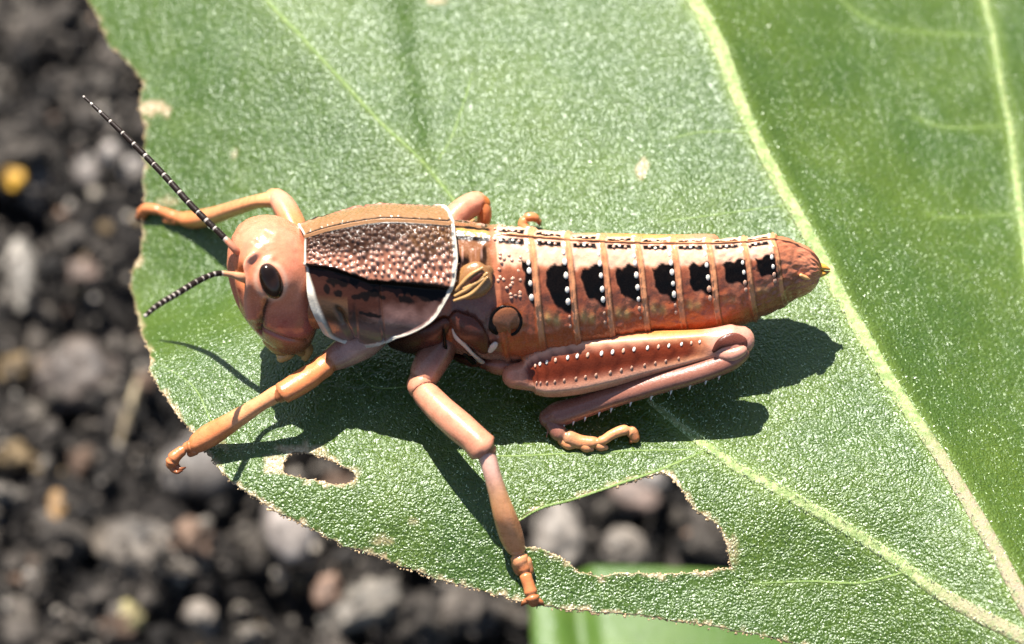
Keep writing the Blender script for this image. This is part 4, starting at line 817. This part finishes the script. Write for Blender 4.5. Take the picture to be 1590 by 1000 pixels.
for x, y in ((978, 688), (992, 684)): part('claw', [(984, 674, .1, 5, 5, ORG * .8), ((984 + x) / 2, y - 4, .06, 4, 4, ORG * .7), (x, y, .02, 1.4, 1.4, BRN * .5)], hind, seg=10)
# far legs
l = part('front_leg', [(470, 395, .9, 22, 22, ORG), (455, 350, .92, 20, 20, ORG), (441, 322, .9, 18, 19, LS), (430, 309, .86, 15, 16, LS), (424, 306, .84, 13, 14, TIB)], gh)
part('tibia', [(436, 313, .86, 12, 13, LS), (420, 311, .84, 13, 13, TIB), (400, 313, .75, 11, 11, TIB), (370, 322, .58, 11, 12, TIB), (335, 334, .36, 13, 14, TIB), (305, 341, .2, 14, 15, ORG), (288, 341, .14, 12, 13, ORG * .9)], l)
part('foot', [(290, 341, .14, 12, 12, ORG * .9), (272, 337, .12, 11, 11, ORG * .85), (258, 331, .12, 9, 9, ORG * .85), (240, 325, .14, 9, 9, ORG * .9), (224, 325, .12, 10, 10, ORG * .85), (219, 332, .05, 8, 8, ORG * .8)], l)
part('tarsal_pad', [(272, 343, .1, 7, 7, ORG * .8), (258, 342, .06, 6, 6, ORG * .8)], l, seg=12)
for x in (0, 8): part('claw', [(218 + x, 330, .08, 6, 6, ORG * .8), (214 + x, 338, .04, 4, 4, ORG * .7), (217 + x, 343, .0, 1.3, 1.3, BRN * .5)], l, seg=10)
l = part('middle_leg', [(680, 380, .9, 22, 22, LS), (700, 345, .98, 20, 20, LS), (718, 326, 1.0, 19, 20, LS), (738, 315, .98, 18, 19, LS), (747, 316, .94, 15, 15, lin(210, 120, 60, .8))], gh)
part('tibia', [(746, 314, .97, 13, 13, lin(214, 126, 66, .8)), (752, 328, .88, 12, 12, ORG), (750, 345, .7, 11, 11, ORG), (735, 352, .4, 12, 12, ORG), (718, 350, .15, 12, 12, ORG)], l)
part('foot', [(720, 350, .14, 11, 11, ORG), (700, 346, .1, 10, 10, ORG * .9), (685, 342, .08, 9, 9, ORG * .85)], l)
l = part('hind_leg', [(800, 420, .85, 22, 26, LS), (840, 408, .85, 28, 40, LS), (890, 402, .86, 28, 40, LS), (960, 396, .92, 24, 34, lin(222, 140, 80, .85)), (1040, 386, 1.0, 19, 22, lin(222, 140, 80, .85)), (1085, 380, 1.05, 16, 17, lin(206, 132, 96, .8)), (1105, 377, 1.06, 13, 14, lin(206, 132, 96, .8))], gh)
part('tibia', [(1106, 380, 1.0, 12, 13, TP), (1060, 392, .85, 13, 14, TP), (960, 400, .5, 13, 14, TP), (880, 388, .25, 13, 14, TP), (830, 372, .15, 13, 14, TP)], l)
part('foot', [(836, 372, .14, 10, 10, ORG), (822, 362, .12, 9, 9, ORG * .9), (812, 350, .14, 8.5, 8.5, ORG), (816, 340, .2, 8, 8, ORG), (826, 337, .22, 8, 8, ORG * .9), (835, 342, .16, 6, 6, ORG * .8), (838, 349, .1, 2.5, 2.5, BRN * .5)], l, seg=14)

# wing pad, ear drum and side plates
def on_body(px, py): s, t = BODY.chart(px, py); return s, t
def patch_loft(name, pts, rad, col, parent=body, lift=0.02, mat=None, flat=0.5, seg=12, per=6):
    rows = []; nn = []
    for (x, y), r, c in zip(pts, rad, col if isinstance(col, list) else [col] * len(pts)):
        s, t = on_body(x, y); n = BODY.normal(s, t); rows.append(np.r_[BODY.pt(s, t) + n * lift, r / 100 * flat, r / 100, c]); nn.append(n)
    v, f, c = loft(rows, per, seg, np.mean(nn, 0)); return mk(name, v, f, mat or M_body, parent, cols=c)
OLV = lin(166, 118, 72, .7)
pad = patch_loft('wing_pad', [(707, 453), (718, 446), (735, 436), (752, 425), (760, 420)], [9, 21, 27, 22, 8], [OLV, OLV, OLV * 1.05, OLV * .9, OLV * .7], lift=0.06, flat=0.45, seg=24)
for a, b, c_ in (((708, 462), (735, 452), (757, 430)), ((709, 455), (730, 444), (757, 424)), ((710, 448), (730, 428), (750, 417)), ((722, 446), (738, 440), (752, 432))):
    patch_loft('wing_pad_rib', [a, b, c_], [2.2, 3.2, 2.2], lin(200, 154, 98, .75), pad, lift=0.19, flat=0.9, seg=8)
patch_loft('wing_pad_pit', [(733, 437), (741, 432), (749, 426)], [3, 4.5, 3], MAR * .25, pad, lift=0.2, flat=0.4, seg=10)
ring = [(785 + 23 * math.cos(a), 496 + 22 * math.sin(a)) for a in np.radians(np.arange(-235, 75, 15))]
patch_loft('ear_drum', [(772, 505), (780, 497), (792, 494), (802, 496)], [12, 20, 22, 12], lin(150, 92, 58, .75), lift=0.06, flat=0.2, seg=20)
patch_loft('ear_rim', ring, [3, 5, 6, 4] + [2.6] * (len(ring) - 4), BLK, lift=0.075, flat=0.6, seg=10, per=3)
PLC = lin(112, 60, 44, .65); PLW = np.array([.58, .46, .38])
patch_loft('side_plate', [(612, 530), (640, 532), (668, 518), (692, 500)], [15, 22, 22, 12], [MAR * .15, MAR * .25, MAR * .5, PLC], lift=0.03, flat=0.5, seg=20)
patch_loft('side_plate', [(628, 563), (650, 556), (676, 548), (692, 540)], [12, 19, 18, 10], [PLC * 1.1, PLC, PLC, MAR], lift=0.05, flat=0.5, seg=20)
patch_loft('side_plate', [(704, 552), (716, 570), (730, 584), (748, 588)], [11, 19, 22, 12], [MAR * .25, MAR * .2, MAR * .35, PLC], lift=0.04, flat=0.5, seg=20)
patch_loft('side_plate', [(708, 492), (722, 505), (738, 520), (752, 540)], [14, 22, 20, 10], [PLC * 1.2, PLC, PLC, PLC * .8], lift=0.04, flat=0.45, seg=20)
patch_loft('side_plate', [(752, 575), (772, 578), (795, 582), (812, 586)], [14, 22, 22, 14], [PLC, LS * .7, LS * .75, LS * .8], lift=0.06, flat=0.7, seg=20)
for pts, rad in (([(704, 508), (712, 520), (724, 532), (736, 545), (752, 558), (758, 562)], [2.5, 5.5, 4, 3.5, 6, 3]), ([(660, 547), (664, 552), (667, 550)], [4, 6, 4]), ([(618, 567), (632, 566), (648, 560)], [3, 5.5, 3]), ([(762, 540), (767, 533), (770, 529)], [4, 5.5, 4])):
    patch_loft('pale_ridge', pts, rad, PLW, lift=0.065, flat=0.6, seg=12, mat=M_bead)
for pts, rad in (([(724, 590), (736, 580), (745, 574)], [1.5, 3, 2]), ([(724, 540), (738, 552)], [4, 5]), ([(690, 505), (694, 530), (698, 552)], [2, 3, 2])): patch_loft('dark_seam', pts, rad, BLK, lift=0.12, flat=0.6, seg=8)
for dy, z in ((-6, 1.24), (5, 1.16)):
    r = [np.r_[P(x, 420 + dy * k, z), a, a * .8, c] for x, k, a, c in ((1258, 1, .10, lin(206, 130, 70, .8)), (1270, 1, .09, lin(220, 152, 62, .8)), (1280, .8, .055, lin(226, 166, 66, .8)), (1288, .3, .015, lin(150, 90, 40, .7)))]
    v, f, c = loft(r, 4, 12); mk('tail_valve', v, f, M_leg, gh, cols=c)
for sg in (1, -1):
    r = [np.r_[BODY.pt(q, sg * th) + BODY.normal(q, sg * th) * 0.03, a, a, lin(226, 170, 110, .8)] for q, th, a in ((1238, 60, .03), (1246, 66, .035), (1252, 70, .012))]
    v, f, c = loft(r, 4, 10); mk('cercus', v, f, M_leg, gh, cols=c)
